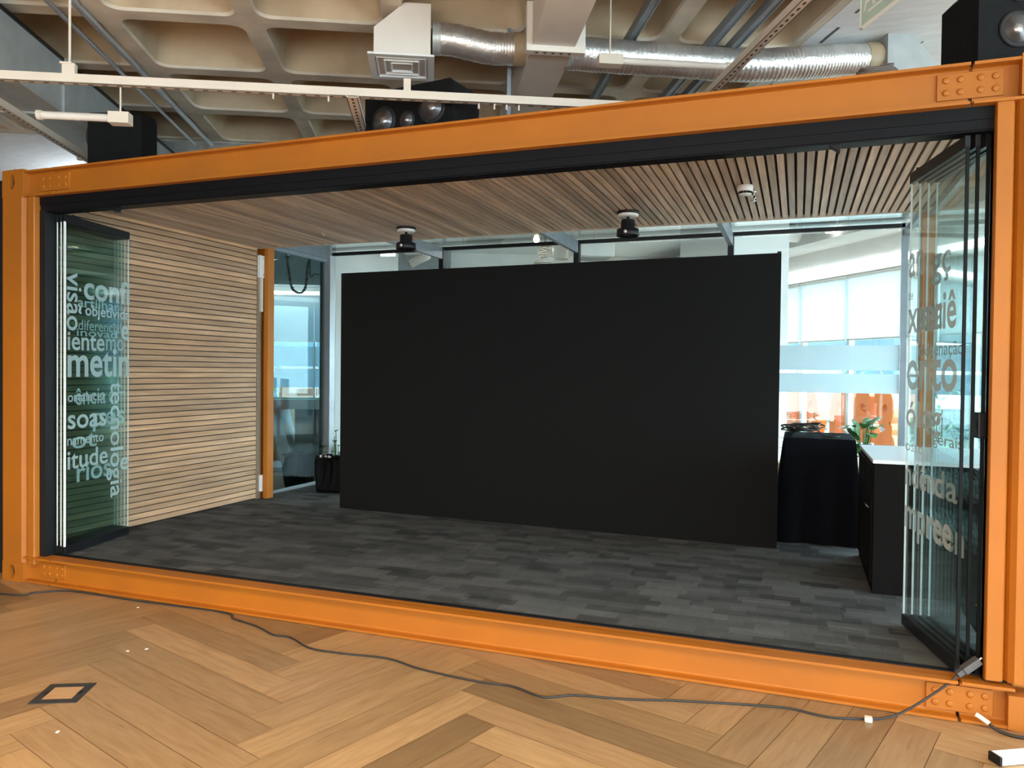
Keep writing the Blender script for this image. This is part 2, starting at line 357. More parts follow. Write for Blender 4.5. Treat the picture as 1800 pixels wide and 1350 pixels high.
# ---- waffle slab
def build_ceiling():
    m = MB(); P0, ZB, ZT = .93, 3.80, 4.16; N = 32
    def rr(hx, hy, r):
        out = []
        for q, (sx, sy) in enumerate(((1, 1), (-1, 1), (-1, -1), (1, -1))):
            for k in range(N // 4):
                a = (q + k / (N / 4 - 1)) * math.pi / 2
                out.append((sx * (hx - r) + r * math.cos(a), sy * (hy - r) + r * math.sin(a)))
        return out
    h = P0 / 2; r0 = rr(h - .062, h - .062, .10); prof = [(r0, ZB), (rr(h - .072, h - .072, .10), ZB + .018), (rr(h - .135, h - .135, .11), ZT - .06), (rr(h - .185, h - .185, .10), ZT)]
    sq = []
    for x, y in r0:
        k = h / max(abs(x), abs(y)); sq.append((x * k, y * k))
    for i in range(-9, 5):
        for j in range(-8, 3):
            a, b = 1.83 + P0 * (i + .5), .345 + P0 * (j + .5)
            if a + h > 5.95 : continue
            rings = [[bw(a + x, b + y, ZB) for x, y in sq]] + [[bw(a + x, b + y, z) for x, y in rg] for rg, z in prof]
            vs = [q for g in rings for q in g]; fs = []
            for g in range(len(rings) - 1):
                for k in range(N): fs.append((g * N + k, g * N + (k + 1) % N, (g + 1) * N + (k + 1) % N, (g + 1) * N + k))
            m.add(rings[0] + rings[1], fs[:N], 3); m.add(rings[1] + rings[2], [(k, (k + 1) % N, N + (k + 1) % N, N + k) for k in range(N)], 3, True); m.add([q for g in rings[2:] for q in g], fs[:2 * N], 0, True); m.add(rings[-1], [tuple(range(N))], 0)
            for q in range(4):      # corners of the cell
                e = (q + 1) * (N // 4) - (N // 8); cx, cy = ((1, 1), (-1, 1), (-1, -1), (1, -1))[q]
                ids = [k for k in range(q * (N // 4), (q + 1) * (N // 4))]
                pts = [bw(a + sq[k][0], b + sq[k][1], ZB) for k in ids]
                for k in range(len(pts) - 1):
                    m.add([pts[k], pts[k + 1], bw(a + cx * h, b + cy * h, ZB)], [(0, 1, 2)], 3)
    amax = 1.83 + P0 * 4 + P0 * 0
    while amax + P0 <= 5.95: amax += P0
    a0, b0, b1 = 1.83 - 9 * P0, .345 - 8 * P0, .345 + 3 * P0
    R_ = Matrix.Rotation(BA, 4, 'Z')
    def clipped(poly):                                            # building-grid polygon cut at the right window wall
        pts = [bw(x, y, 0) for x, y in poly]; out = []; f = lambda q: (q - W0).dot(WN) - .25
        for i, q in enumerate(pts):
            r_ = pts[(i + 1) % len(pts)]; fa, fb = f(q), f(r_)
            if fa <= 0: out.append(q)
            if fa * fb < 0: out.append(q.lerp(r_, fa / (fa - fb)))
        return out
    m.prism([q + EZ * (ZB - .002) for q in clipped([(amax, b0), (22, b0), (22, b1), (amax, b1)])], (0, 0, .3), 1)   # painted solid band at the right
    m.prism([q + EZ * (ZB - .004) for q in clipped([(a0, 2.20), (22, 2.20), (22, 9.3), (a0, 9.3)])], (0, 0, .3), 1) # painted solid band towards the windows
    bbx(m, (a0 - 8, b0, ZB), (a0, 9.3, ZB + .3), 0)
    m.prism([q + EZ * ZB for q in clipped([(a0 - 8, b0 - 6), (22, b0 - 6), (22, b0), (a0 - 8, b0)])], (0, 0, .3), 0)
    bbx(m, (a0, b0, ZT + .01), (amax, b1, ZT + .2), 0)
    # construction joints of the painted slab
    for k in range(14): bbx(m, (amax + .10 + random.uniform(-.006, .006), -3 + k * .33, ZB - .0045), (amax + .115 + random.uniform(0, .012), -3 + k * .33 + random.uniform(.1, .3), ZB - .002), 2)
    for k in range(60):
        a, b = random.uniform(6.1, 8.2), random.uniform(-3.5, .6)
        if k > 34: a, b = random.uniform(-3.5, .4), random.uniform(2.4, 5.5)
        l = random.uniform(.02, .08); bbx(m, (a, b, ZB - .0055), (a + random.uniform(.004, .012), b + l, ZB - .003), 2)
    struct('ceiling', m, [CONC, SLABP, mat('dark form mark', (.09, .09, .09), .9, noise=.4), RIBC])
build_ceiling()

# ---- walls of the hall
WALLP = mat('off white wall', (.62, .60, .56), .8, noise=.08, nscale=2)
m = MB(); m.box((-16, -11.9, 0), (14, -11.7, 4.2)); struct('wall_rear', m, WALLP)
m = MB(); m.box((-.42, .12, 0), (-.10, 2.6, 2.88)); struct('wall_added_screen', m, mat('added black screen', (.008, .008, .009), .8, noise=.2))  # added black screen, keeps the strip left of the container dark
m = MB(); m.box((-11.2, -12, 0), (-11, 16, 4.2)); struct('wall_left_hall', m, mat('charcoal wall', (.03, .032, .035), .8, noise=.2))

# ---- window wall at the right, behind the container
def wpt(s, o, z): return W0 + WD * s + WN * o + EZ * z
MW = Matrix.Translation(W0) @ Matrix.Rotation(WA, 4, 'Z')       # local x along the wall, local -y outdoors
m = MB()
m.box((-16, -.25, 2.86), (6.6, .02, 4.1), M=MW); m.box((-16, -.25, -.3), (6.6, .02, .12), M=MW)
struct('wall_right', m, WHITEP)
m = MB(); m.box((-16, .02, 3.265), (6.6, .55, 3.42), M=MW); struct('trim_1', m, mat('grey bulkhead', (.55, .55, .52), .8, noise=.08))
FRAMEW = mat('white window frame', (.66, .70, .73), .5, noise=.06)
s_edges = [-5.95, -4.95, -3.95, -2.95, -1.97, -.985, 0.0, .998, 1.986, 2.97, 3.95, 4.93, 5.9]
m = MB(); pn = MB()
for s in s_edges: m.box((s - .025, -.12, .12), (s + .025, -.04, 2.86), M=MW)
for z in (.12, 2.82): m.box((-6, -.10, z), (6, -.05, z + .04), M=MW)
pn.box((-6, -.085, .16), (6, -.079, 2.82), M=MW)
w1 = struct('window_1', m, FRAMEW); o = pn.build('pane', GLASS, w1)
nm = {6: 'wide white roller blind right beside the folded glass doors, above the letter g', 7: 'middle white roller blind over the orange letters', 8: 'white roller blind next to the white column, mostly hidden',
      5: 'white roller blind seen through the left edge of the folded right glass doors', 4: 'white roller blind seen through the black edged part of the folded right glass doors'}
for i, (a, b) in enumerate(zip(s_edges[:-1], s_edges[1:])):
    if i not in nm: continue
    t = thing('roller_blind', '', 'blind', wpt((a + b) / 2, -.02, 2.0), WA, 'roller blinds on the right window wall')
    q = MB(); q.box((a + .012, -.002, 2.0), (b - .012, .002, 2.83), M=MW @ Matrix.Translation((0, -.01, 0))); q.build('fabric', BLIND, t)
    q = MB(); q.box((a + .012, -.018, 1.985), (b - .012, .0, 2.005), M=MW); q.build('bottom_bar', WHITEPL, t)
    q = MB(); q.tube([wpt(a + .01, .01, 2.84), wpt(b - .01, .01, 2.84)], .022, 10); q.build('roller', WHITEPL, t)
    t['label'] = nm[i]
q = MB(); q.box((-8, .03, 2.92), (6, .07, 3.0), M=MW)
tag(q.build('light_strip', STRIP), 'long lit white strip light above the right window blinds', 'light')

# ---- window wall at the left, parallel to the building grid
FB = 9.0
m = MB(); bbx(m, (-12, FB, 2.90), (3.4, FB + .25, 4.1)); bbx(m, (-12, FB, -.3), (3.4, FB + .25, .84)); bbx(m, (3.4, FB, -.3), (7.9, FB + .25, 4.1)); struct('wall_back', m, WHITEP)
ed = [-3.2, -2.2, -1.18, -.17, .842, 1.85, 2.86]; edx = [-11, -10, -9, -8, -7, -6, -5.2, -4.2] + ed
m = MB(); pn = MB(); bd = MB()
for a in edx: bbx(m, (a - .02, FB + .06, .84), (a + .02, FB + .14, 2.9))
for z in (.84, 2.86): bbx(m, (-11, FB + .07, z), (2.86, FB + .13, z + .04))
bbx(pn, (-11, FB + .09, .88), (2.86, FB + .096, 2.86))
for z0, z1 in ((1.573, 1.949), (1.175, 1.53)): bbx(bd, (-3.2, FB + .084, z0), (2.86, FB + .087, z1))
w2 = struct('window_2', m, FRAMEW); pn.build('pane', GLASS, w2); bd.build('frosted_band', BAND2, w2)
lb = ['', '', 'white roller blind in the left window, furthest to the left', 'white roller blind seen behind the hanging cable loops', 'white roller blind seen beside the grey corner post', '']
for i, (a, b) in enumerate(zip(ed[:-1], ed[1:])):
    if not lb[i]: continue
    t = thing('roller_blind', lb[i], 'blind', bw((a + b) / 2, FB, 2.04), BA, 'roller blinds on the left window wall')
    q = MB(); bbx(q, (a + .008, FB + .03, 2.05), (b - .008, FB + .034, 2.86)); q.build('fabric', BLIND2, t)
    q = MB(); bbx(q, (a + .008, FB + .025, 2.035), (b - .008, FB + .04, 2.055)); q.build('bottom_bar', WHITEPL, t)
q = MB(); bbx(q, (-1.3, FB - .35, 2.90), (.98, FB - .29, 2.955))
tag(q.build('tube_light', TUBE), 'bright tube light in front of the left window blinds', 'light')
m = MB(); bbx(m, (-12, FB - .5, 3.06), (3.4, FB - .1, 3.8)); struct('trim_2', m, mat('grey ceiling bulkhead', (.30, .33, .34), .8, noise=.15))

# ---- outdoors
m = MB(); m.box((-30, -6, -.36), (40, 44, -.3)); struct('floor_outdoor', m, GROUND)
for i, (px, py, d, w, h) in enumerate(((1430, 690, 30, 8, 7), (1640, 690, 23, 5, 5.5), (520, 690, 30, 14, 7))):  # the third building is added to cover the bright sky at the left
    WB = WA if i < 2 else BA
    pos = at(px, py, d); q = MB(); Mx = Matrix.Translation((pos.x, pos.y, -.3)) @ Matrix.Rotation(WB + (0 if i < 2 else math.pi), 4, 'Z')
    b = thing('street_building', ['pale building with grid windows across the street behind the blinds', 'lower pale building across the street behind the folded right doors', 'building added across the street to cover the bright sky behind the left window'][i], 'building', (pos.x, pos.y, -.3), WB + (0 if i < 2 else math.pi))
    q.box((-w / 2, -3, 0), (w / 2, 0, h), M=Mx); q.build('wall', FACADE, b)
    for zz in (1.0, 3.2):
        for k in range(int(w / 1.5)):
            g = MB(); x = -w / 2 + .5 + k * 1.5; g.box((x, -.02, zz), (x + .9, .03, zz + 1.3), M=Mx); g.build('window', mat('blue window', (.02, .10, .17), .3, noise=.1) if (k + zz) < 1.5 else bpy.data.materials['blue window'], b)

# ================================================================== CONTAINER
H = 2.896; L = 6.38; D = 2.77; ZF = .181; ZC = 2.758
con = thing('shipping_container', 'orange steel shipping container with its whole long side opened up', 'shipping container', (L / 2, D / 2, 0))
def post_profile(x0, s):
    # outline of the front post in plan; s=+1 left post, -1 right post
    pts = [(0, .0), (.185, 0), (.205, .02), (.215, .045), (.225, .02), (.235, .012), (.288, .012), (.292, .02), (.292, .10), (.17, .10), (.17, .16), (0, .16)]
    return [(x0 + s * x, y) for x, y in pts]
def post(x0, s, z0, z1):
    m = MB(); pts = [Vector((x, y, z0)) for x, y in post_profile(x0, s)]
    if s < 0: pts.reverse()
    return m.prism(pts, (0, 0, z1 - z0))
post(0.0, 1, .13, 2.71).build('corner_post', ORANGE, con)
post(L, -1, .20, 2.725).build('corner_post', ORANGE, con)
def casting(x0, s, z0, z1, hz):
    m = MB(); n = 24; w = .205; hx, hw, hh = .095, .028, .052      # block with an oval hole in its front face
    x_ = lambda x: x0 + s * x
    ring = [(hx + hw * math.cos(6.28319 * k / n), hz + hh * math.sin(6.28319 * k / n)) for k in range(n)]
    outer = []
    for k in range(n):
        a = 6.28319 * k / n; c, sn = math.cos(a), math.sin(a)
        tx = (w - hx) / c if c > 1e-6 else (-hx / c if c < -1e-6 else 9); tz = (z1 - hz) / sn if sn > 1e-6 else ((z0 - hz) / sn if sn < -1e-6 else 9)
        t = min(tx, tz); outer.append((hx + c * t, hz + sn * t))
    Y0, Y1 = -.004, .03
    vs = [(x_(x), Y0, z) for x, z in ring] + [(x_(x), Y0, z) for x, z in outer] + [(x_(x), Y1, z) for x, z in ring]
    fs = []
    for k in range(n):
        j = (k + 1) % n
        fs += [(k, j, n + j, n + k), (2 * n + k, 2 * n + j, j, k)]
    m.add(vs, fs, 0)
    for (cx, cz) in ((0, z0), (w, z0), (w, z1), (0, z1)):
        near = sorted(range(n), key=lambda k: (outer[k][0] - cx) ** 2 + (outer[k][1] - cz) ** 2)[:2]
        m.add([(x_(outer[near[0]][0]), Y0, outer[near[0]][1]), (x_(cx), Y0, cz), (x_(outer[near[1]][0]), Y0, outer[near[1]][1])], [(0, 1, 2)])
    m.add([(x_(x), Y1, z) for x, z in ring], [tuple(range(n))], 1)
    for a, b in (((0, Y0, z0), (0, .17, z1)), ((w, Y0, z0), (w, .17, z1))):
        m.add([(x_(a[0]), a[1], a[2]), (x_(a[0]), b[1], a[2]), (x_(a[0]), b[1], b[2]), (x_(a[0]), a[1], b[2])], [(0, 1, 2, 3)])
    for z in (z0, z1): m.add([(x_(0), Y0, z), (x_(w), Y0, z), (x_(w), .17, z), (x_(0), .17, z)], [(0, 1, 2, 3)])
    return m
HOLE = mat('dark casting hole', (.02, .008, .006), .9, noise=.2)
casting(0, 1, 2.71, 2.905, 2.822).build('corner_casting', [ORANGE, HOLE], con)
casting(0, 1, 0, .135, .066).build('corner_casting', [ORANGE, HOLE], con)
casting(L, -1, 2.73, 2.905, 2.822).build('corner_casting', [ORANGE, HOLE], con)
casting(L, -1, 0, .15, .066).build('corner_casting', [ORANGE, HOLE], con)
def rail(z0, z1, yb, segs):
    m = MB(); t = .013; r = .012
    prof = [(0, z0), (yb + .012, z0), (yb + .012, z1), (0, z1), (0, z1 - t), (yb - r, z1 - t - .002), (yb - .003, z1 - t - r * .5), (yb, z1 - t - r), (yb, z0 + t + r), (yb - .003, z0 + t + r * .5), (yb - r, z0 + t + .002), (0, z0 + t)]
    for a, b in segs: m.prism([(a, y, z) for y, z in prof], (b - a, 0, 0))
    return m
segs = [(.205, .452), (.464, 5.985), (5.999, 6.20)]
rail(2.711, 2.893, .05, segs).build('top_rail', ORANGE, con)
m = rail(.003, ZF, .052, segs); m.box((.3, .06, ZF - .012), (6.1, .115, ZF)); m.build('bottom_rail', ORANGE, con)
bolt_me = None
for (x0, x1, z0, z1, yb) in ((.305, .592, 2.748, 2.862, .05), (5.86, 6.118, 2.748, 2.865, .05), (.32, .555, .038, .142, .052), (5.865, 6.128, .03, .146, .052)):
    q = MB(); q.bbox((x0, yb - .010, z0), (x1, yb + .002, z1), .003); pl = q.build('splice_plate', ORANGE, con)
    w = x1 - x0
    for fx in (.14, .36, .66, .88):
        for fz in (.28, .74):
            b = MB(); M = Matrix.Translation((x0 + w * fx, yb - .010, z0 + (z1 - z0) * fz)) @ Matrix.Rotation(R(90), 4, 'X')
            b.lathe([(.0145, 0), (.0145, .003), (.012, .0055), (.006, .0065)], 14, M); b.build('bolt', ORANGE, pl)
m = MB(); m.box((.0, .066, 2.872), (L, D, H - .004)); m.build('roof_panel', ORANGE, con)
# corrugated end walls behind the lining
def corrugated(x):
    m = MB(); y = .16; pts = []
    while y < D - .1:
        for dx, dy in ((0, .07), (.035, .04), (.035, .07), (0, .04)): pts.append((x + dx - .0175, y)); y += dy
    vs = [(a, b, z) for a, b in pts for z in (.12, 2.87)]
    return m.add(vs, [(2 * i, 2 * i + 2, 2 * i + 3, 2 * i + 1) for i in range(len(pts) - 1)])
corrugated(.02).build('end_wall', ORANGE, con)
m = MB(); m.box((6.20, .12, 2.80), (L, D, 2.88)); m.build('end_rail', ORANGE, con)
m = MB(); m.box((6.20, .12, .02), (L, D, ZF)); m.build('end_rail', ORANGE, con)
m = MB(); m.box((.128, 2.675, .02), (.176, 2.775, 2.80)); m.box((.0, 2.735, .02), (.13, 2.775, 2.80)); m.build('rear_post', ORANGE, con)
m = MB(); m.box((6.165, 2.675, .02), (6.26, 2.775, 2.80)); m.build('rear_post', ORANGE, con)
m = MB(); m.box((.0, 2.66, ZC + .03), (L, 2.76, 2.872)); m.build('rear_header', ORANGE, con)
m = MB(); m.box((.2, .07, .01), (6.2, 4.05, .15)); m.build('base_deck', BACKER, con)

# carpet
CARPET = bpy.data.materials.new('charcoal carpet tile'); CARPET.use_nodes = True
nt = CARPET.node_tree; p = nt.nodes['Principled BSDF']; p.inputs['Roughness'].default_value = .95; p.inputs['Specular IOR Level'].default_value = .15
tc = nt.nodes.new('ShaderNodeTexCoord')
def brick(scale, w, h, c1, c2, offx):
    b = nt.nodes.new('ShaderNodeTexBrick'); b.inputs['Scale'].default_value = scale; b.inputs['Brick Width'].default_value = w; b.inputs['Row Height'].default_value = h
    b.inputs['Mortar Size'].default_value = 0; b.inputs['Color1'].default_value = (*c1, 1); b.inputs['Color2'].default_value = (*c2, 1); b.offset = .37; b.squash = 1.3; b.squash_frequency = 3
    mpp = nt.nodes.new('ShaderNodeMapping'); mpp.inputs['Location'].default_value = (offx, offx * .3, 0); nt.links.new(tc.outputs['Object'], mpp.inputs[0]); nt.links.new(mpp.outputs[0], b.inputs['Vector'])
    return b
b1 = brick(1, .23, .10, (.032, .036, .038), (.145, .154, .158), .1); b2 = brick(1, .15, .10, (.042, .046, .048), (.115, .122, .125), 3.3)
mx = nt.nodes.new('ShaderNodeMix'); mx.data_type = 'RGBA'; mx.inputs['Factor'].default_value = .45; nt.links.new(b1.outputs['Color'], mx.inputs['A']); nt.links.new(b2.outputs['Color'], mx.inputs['B'])
nz = nt.nodes.new('ShaderNodeTexNoise'); nz.inputs['Scale'].default_value = 240; nz.inputs['Detail'].default_value = 2; nt.links.new(tc.outputs['Object'], nz.inputs['Vector'])
m3 = nt.nodes.new('ShaderNodeMix'); m3.data_type = 'RGBA'; m3.blend_type = 'OVERLAY'; m3.inputs['Factor'].default_value = .6; nt.links.new(mx.outputs['Result'], m3.inputs['A']); nt.links.new(nz.outputs['Fac'], m3.inputs['B']); nt.links.new(m3.outputs['Result'], p.inputs['Base Color'])
bp = nt.nodes.new('ShaderNodeBump'); bp.inputs['Strength'].default_value = .4; bp.inputs['Distance'].default_value = .004; nt.links.new(nz.outputs['Fac'], bp.inputs['Height']); nt.links.new(bp.outputs[0], p.inputs['Normal'])
m = MB(); m.box((.05, .135, .15), (6.3, 4.0, ZF)); struct('floor_carpet', m, CARPET)

# slat linings
def tint(lo=.78, hi=1.15):
    t = random.uniform(lo, hi); w = random.uniform(-.04, .04); return (t * (1 + w * .5), t, t * (1 - w))
m = MB(); z = ZF + .012; p_ = .0497
while z < ZC - .03:
    y0, y1 = .16, 2.60
    m.prism([(.078, y0, z), (.097, y0, z + .002), (.094, y0, z + .043), (.078, y0, z + .043)], (0, y1 - y0, 0), 0, True, tint())
    z += p_
m.box((.06, .16, ZF), (.076, 2.62, ZC), 1)
m.box((.06, 2.605, ZF), (.098, 2.672, ZC - .06), 2)
struct('wall_left', m, [SLAT, BACKER, TRIMW])
m = MB(); z = ZF + .012
while z < ZC - .03:
    m.prism([(6.222, .16, z), (6.222, .16, z + .043), (6.206, .16, z + .043), (6.203, .16, z + .002)], (0, .30, 0), 0, True, tint()); z += p_
m.box((6.224, .16, ZF), (6.24, .46, ZC), 1)
struct('wall_right_slats', m, [SLAT, BACKER])
m = MB(); m.box((6.205, .46, ZF), (6.235, .50, ZC)); m.box((6.205, .46, ZC - .04), (6.235, 2.67, ZC)); w7 = struct('window_7', m, ALUD)
pn = MB(); pn.box((6.217, .50, 1.02), (6.223, 2.67, ZC - .04)); pn.build('pane', GLASS, w7)
m = MB(); x = .10
while x < 6.20:
    w = .0385
    m.box((x, .13, ZC), (x + w, 2.605, ZC + .022), 0, tint(.66, 1.22)); x += .0545
m.box((.05, .13, ZC + .023), (6.24, 2.63, ZC + .045), 1)
m.box((.05, 2.607, ZC - .004), (6.24, 2.635, ZC + .05), 2)
struct('ceiling_slats', m, [CSLAT, BACKER, mat('pale ceiling edge', (.58, .47, .36), .6, noise=.15)])

# folding door frame
df = thing('folding_door_frame', 'black aluminium track and jambs lining the open front of the orange container', 'door frame', (3.2, .1, ZF))
m = MB(); m.box((.30, .05, 2.655), (6.09, .17, 2.712)); m.box((.30, .056, 2.612), (6.09, .17, 2.655)); m.box((.30, .066, 2.606), (6.09, .16, 2.613)); m.build('head_track', DARKRAIL, df)
m = MB(); m.box((.30, .112, ZF - .012), (6.09, .120, ZF + .006)); m.box((.30, .138, ZF - .012), (6.09, .144, ZF + .007)); m.box((.30, .112, ZF - .012), (6.09, .14, ZF - .002)); m.build('floor_track', BLACKM, df)
for x in (.92, 5.42):
    m = MB(); m.prism([(x, .075, 2.606), (x + .05, .075, 2.606), (x + .05, .075, 2.572)], (0, .05, 0)); m.build('door_stop', BLACKM, df)
m = MB(); m.box((.292, .055, ZF), (.345, .16, 2.62)); m.build('jamb', BLACKM, df)
m = MB(); m.box((6.088, .055, ZF), (6.10, .16, 2.62)); m.build('jamb', BLACKM, df)

# folding glass panels
WORDS_L1 = [('confi', .186, .717, 2.027, .110, .02), ('objetivida', .200, .715, 1.905, .051, .015), ('e', .613, .705, 1.745, .100, .02), ('iente', .018, .414, 1.648, .087, .015), ('metin', .018, .712, 1.458, .142, .02),
            ('ortalecer', .020, .429, 1.274, .045, .008), ('soas', .020, .435, 1.082, .092, .012), ('namento', .017, .406, .963, .046, .006), ('itude', .017, .453, .792, .086, .012), ('e', .602, .705, .715, .092, .01)]
WORDS_L2 = [('artilhar', .157, .632, 1.965, .046, .015), ('diferencial', .166, .653, 1.797, .048, .004), ('mo', .472, .690, 1.656, .085, .01), ('inovad', .149, .601, 1.752, .035, .01), ('\u00eancia', .134, .472, 1.248, .080, .01),
            ('cim', .507, .700, 1.25, .085, .004), ('pes', .323, .700, 1.085, .09, .01), ('rios', .150, .532, .682, .095, .012), ('ot', .098, .368, .93, .08, .01)]
VERT_L1 = [('vis\u00e3o', .014, .120, 2.20, 1.784), ('tecnologia', .489, .590, 1.412, .512)]
WORDS_R1 = [('an', .005, .193, 2.05, .115, .02), ('de', .004, .068, 1.925, .035, .005), ('xperi\u00ea', .004, .600, 1.755, .115, .02), ('ento', .004, .621, 1.460, .138, .02), ('\u00f3log', .004, .463, 1.262, .085, .015), ('osso', .004, .249, 1.13, .036, .008),
            ('nd\u00eanc', .004, .479, .950, .080, .012), ('mpree', .012, .593, .725, .105, .015)]
WORDS_R2 = [('oxigena\u00e7\u00e3o', .035, .578, 1.628, .044, .004), ('pena', .01, .336, 1.762, .115, .02), ('gerais', .244, .590, 1.187, .037, .008), ('nda', .109, .545, .933, .084, .012), ('reen', .210, .625, .70, .1, .012), ('te\u00e7i', .165, .365, 1.232, .09, .012), ('g\u00e7', .20, .42, 2.03, .10, .01)]
XH = None
def lettering(words, M, vert=()):
    m = MB(); yo = -.0075
    xh_v, _ = text_geo('x'); xh = max(v.y for v in xh_v)
    for txt, x0, x1, zb, h, bold in words:
        vs, fs = text_geo(txt, bold); a = min(v.x for v in vs); b = max(v.x for v in vs); sx = (x1 - x0) / (b - a); sz = h / xh
        m.add([M @ Vector((x0 + (v.x - a) * sx, yo, zb + v.y * sz)) for v in vs], fs)
    for txt, xa, xb, zt, zl in vert:           # reads downwards, letter tops to the right
        vs, fs = text_geo(txt, .012); a = min(v.x for v in vs); b = max(v.x for v in vs); s = (zt - zl) / (b - a); sy = (xb - xa) / (xh * 1.05)
        m.add([M @ Vector((xa + v.y * sy, yo, zt - (v.x - a) * s)) for v in vs], fs)
    return m
def door_panel(label, loc, rz, w, words=None, vert=(), lock=None, group=None, stile=0):
    t = thing('folding_glass_door', label, 'glass door', loc, rz, group); M = ROOTM[t.name].copy(); M.translation.z = 0
    z0, z1 = ZF + .012, 2.60
    q = MB(); q.box((0, -.005, z0 + .05), (w, .005, z1 - .05), M=M)
    # side faces of the pane are the polished edge
    for i in (3, 5): q.mi[i] = 1
    q.build('pane', [GLASSR if group == GR else GLASSD, GEDGE], t)
    q = MB(); q.box((-.0, -.011, z0), (w, .011, z0 + .055), M=M); q.build('bottom_rail', BLACKM, t)
    q = MB(); q.box((-.0, -.011, z1 - .055), (w, .011, z1), M=M); q.tube([M @ Vector((w * .12, 0, z1)), M @ Vector((w * .12, 0, z1 + .012))], .008, 8); q.build('top_rail', BLACKM, t)
    if stile is not None:
        q = MB(); x = w if stile else 0; q.box((x - .004, -.007, z0 + .05), (x + .004, .007, z1 - .05), M=M); q.build('edge_seal', stile_mats[stile], t)
    if words: lettering(words, M, vert).build('lettering', LETTERR if group == GR else LETTER, t)
    if lock:
        q = MB(); q.bbox((lock - .035, -.024, 1.25), (lock + .035, .024, 1.365), .006, M=M); q.box((lock - .012, -.03, 1.285), (lock + .012, .03, 1.33), M=M); lk = q.build('lock', BLACKM, t)
    return t
stile_mats = {0: mat('white edge seal', (.82, .84, .83), .35, noise=.05), 1: mat('black edge seal', (.006, .009, .009), .6, noise=.2, spec=.2)}
lrz = math.atan2(.821 - .129, .283 - .44)
GL = 'folding glass doors stacked at the left end'; GR = 'folding glass doors stacked at the right end'
ln = Vector((-math.sin(lrz), math.cos(lrz), 0))
for k in range(5):
    o = Vector((.437, .135, ZF)) + Vector((-.036, 0, 0)) * k
    lab = ['lettered folding glass door in front of the left stack, thick white edge', 'second folding glass door of the left stack, fainter lettering behind the first', 'middle folding glass door of the left stack, third behind the lettering', 'fourth folding glass door of the left stack, with black lock', 'last folding glass door of the left stack, beside the black jamb'][k]
    door_panel(lab, o, lrz, .7096, WORDS_L1 if k == 0 else (WORDS_L2 if k == 1 else None), VERT_L1 if k == 0 else (), .06 if k == 3 else None, GL, 0 if k == 0 else None)
rrz = math.atan2(.093 - .743, 5.995 - 5.854)
for k in range(4):
    o = Vector((5.854, .743, ZF)) + Vector((.040, 0, 0)) * k
    lab = ['lettered folding glass door in front of the right stack, nearest the room centre', 'second folding glass door of the right stack, small words behind the first', 'third folding glass door of the right stack, with black lock', 'last folding glass door of the right stack, against the orange post'][k]
    door_panel(lab, o, rrz, .6651, WORDS_R1 if k == 0 else (WORDS_R2 if k == 1 else None), (), .645 if k == 2 else None, GR, 1)

# ================================================================== GLASS BOX BEHIND
YB = 4.0
m = MB(); pn = MB()
for x in (1.53, 3.10, 4.665): m.box((x - .028, YB - .06, ZF), (x + .028, YB + .02, 2.90), 0)
m.box((-.05, YB - .02, 2.878), (6.2, YB + .02, 2.915), 0); m.box((0, YB - .03, ZF - .02), (6.2, YB + .02, ZF + .03), 0)
m.box((6.175, YB - .02, ZF), (6.225, YB + .05, 2.92), 1)
w3 = struct('window_3', m, [BLACKM, ALUD])
pn.box((.06, YB - .004, ZF + .03), (6.175, YB + .004, 2.88)); pn.build('pane', GLASS, w3)
bd = MB()
for z0, z1 in ((1.568, 1.803), (1.354, 1.536)): bd.box((4.75, YB - .008, z0), (6.172, YB - .0055, z1))
bd.build('frosted_band', BAND, w3)
m = MB(); m.box((-.03, YB - .06, ZF), (.075, YB + .05, 2.93), 0); m.box((-.055, YB - .075, ZF), (-.028, YB - .03, 2.80), 1)
struct('trim_3', m, [ALU, BLACKM])
m = MB(); pn = MB()
m.box((-.03, 2.80, ZF - .02), (.02, YB - .06, ZF + .02), 1); m.box((-.03, 2.78, 2.80), (.03, YB - .06, 2.86), 0)
w4 = struct('window_4', m, [ALUD, ALU]); pn.box((-.008, 2.80, ZF + .02), (.0, YB - .07, 2.80)); pn.build('pane', glass_mat('blue tinted glass', (.66, .80, .83), .5), w4)
m = MB(); pn = MB()
for x in (1.53, 3.10, 4.665): m.box((x - .022, 2.64, 2.775), (x + .022, YB - .06, 2.90))
m.box((-.04, 2.77, 2.84), (.06, YB, 2.94))
w5 = struct('window_5', m, ALUD); pn.box((-.03, 2.78, 2.925), (6.2, YB + .02, 2.935)); pn.build('pane', GLASS, w5)
m = MB(); m.box((6.19, 2.78, ZF - .02), (6.23, YB, ZF + .03)); m.box((6.19, 2.78, 2.80), (6.23, YB, 2.86)); w6 = struct('window_6', m, ALUD)
pn = MB(); pn.box((6.206, 2.80, ZF + .03), (6.212, YB - .02, 2.80)); pn.build('pane', GLASS, w6)

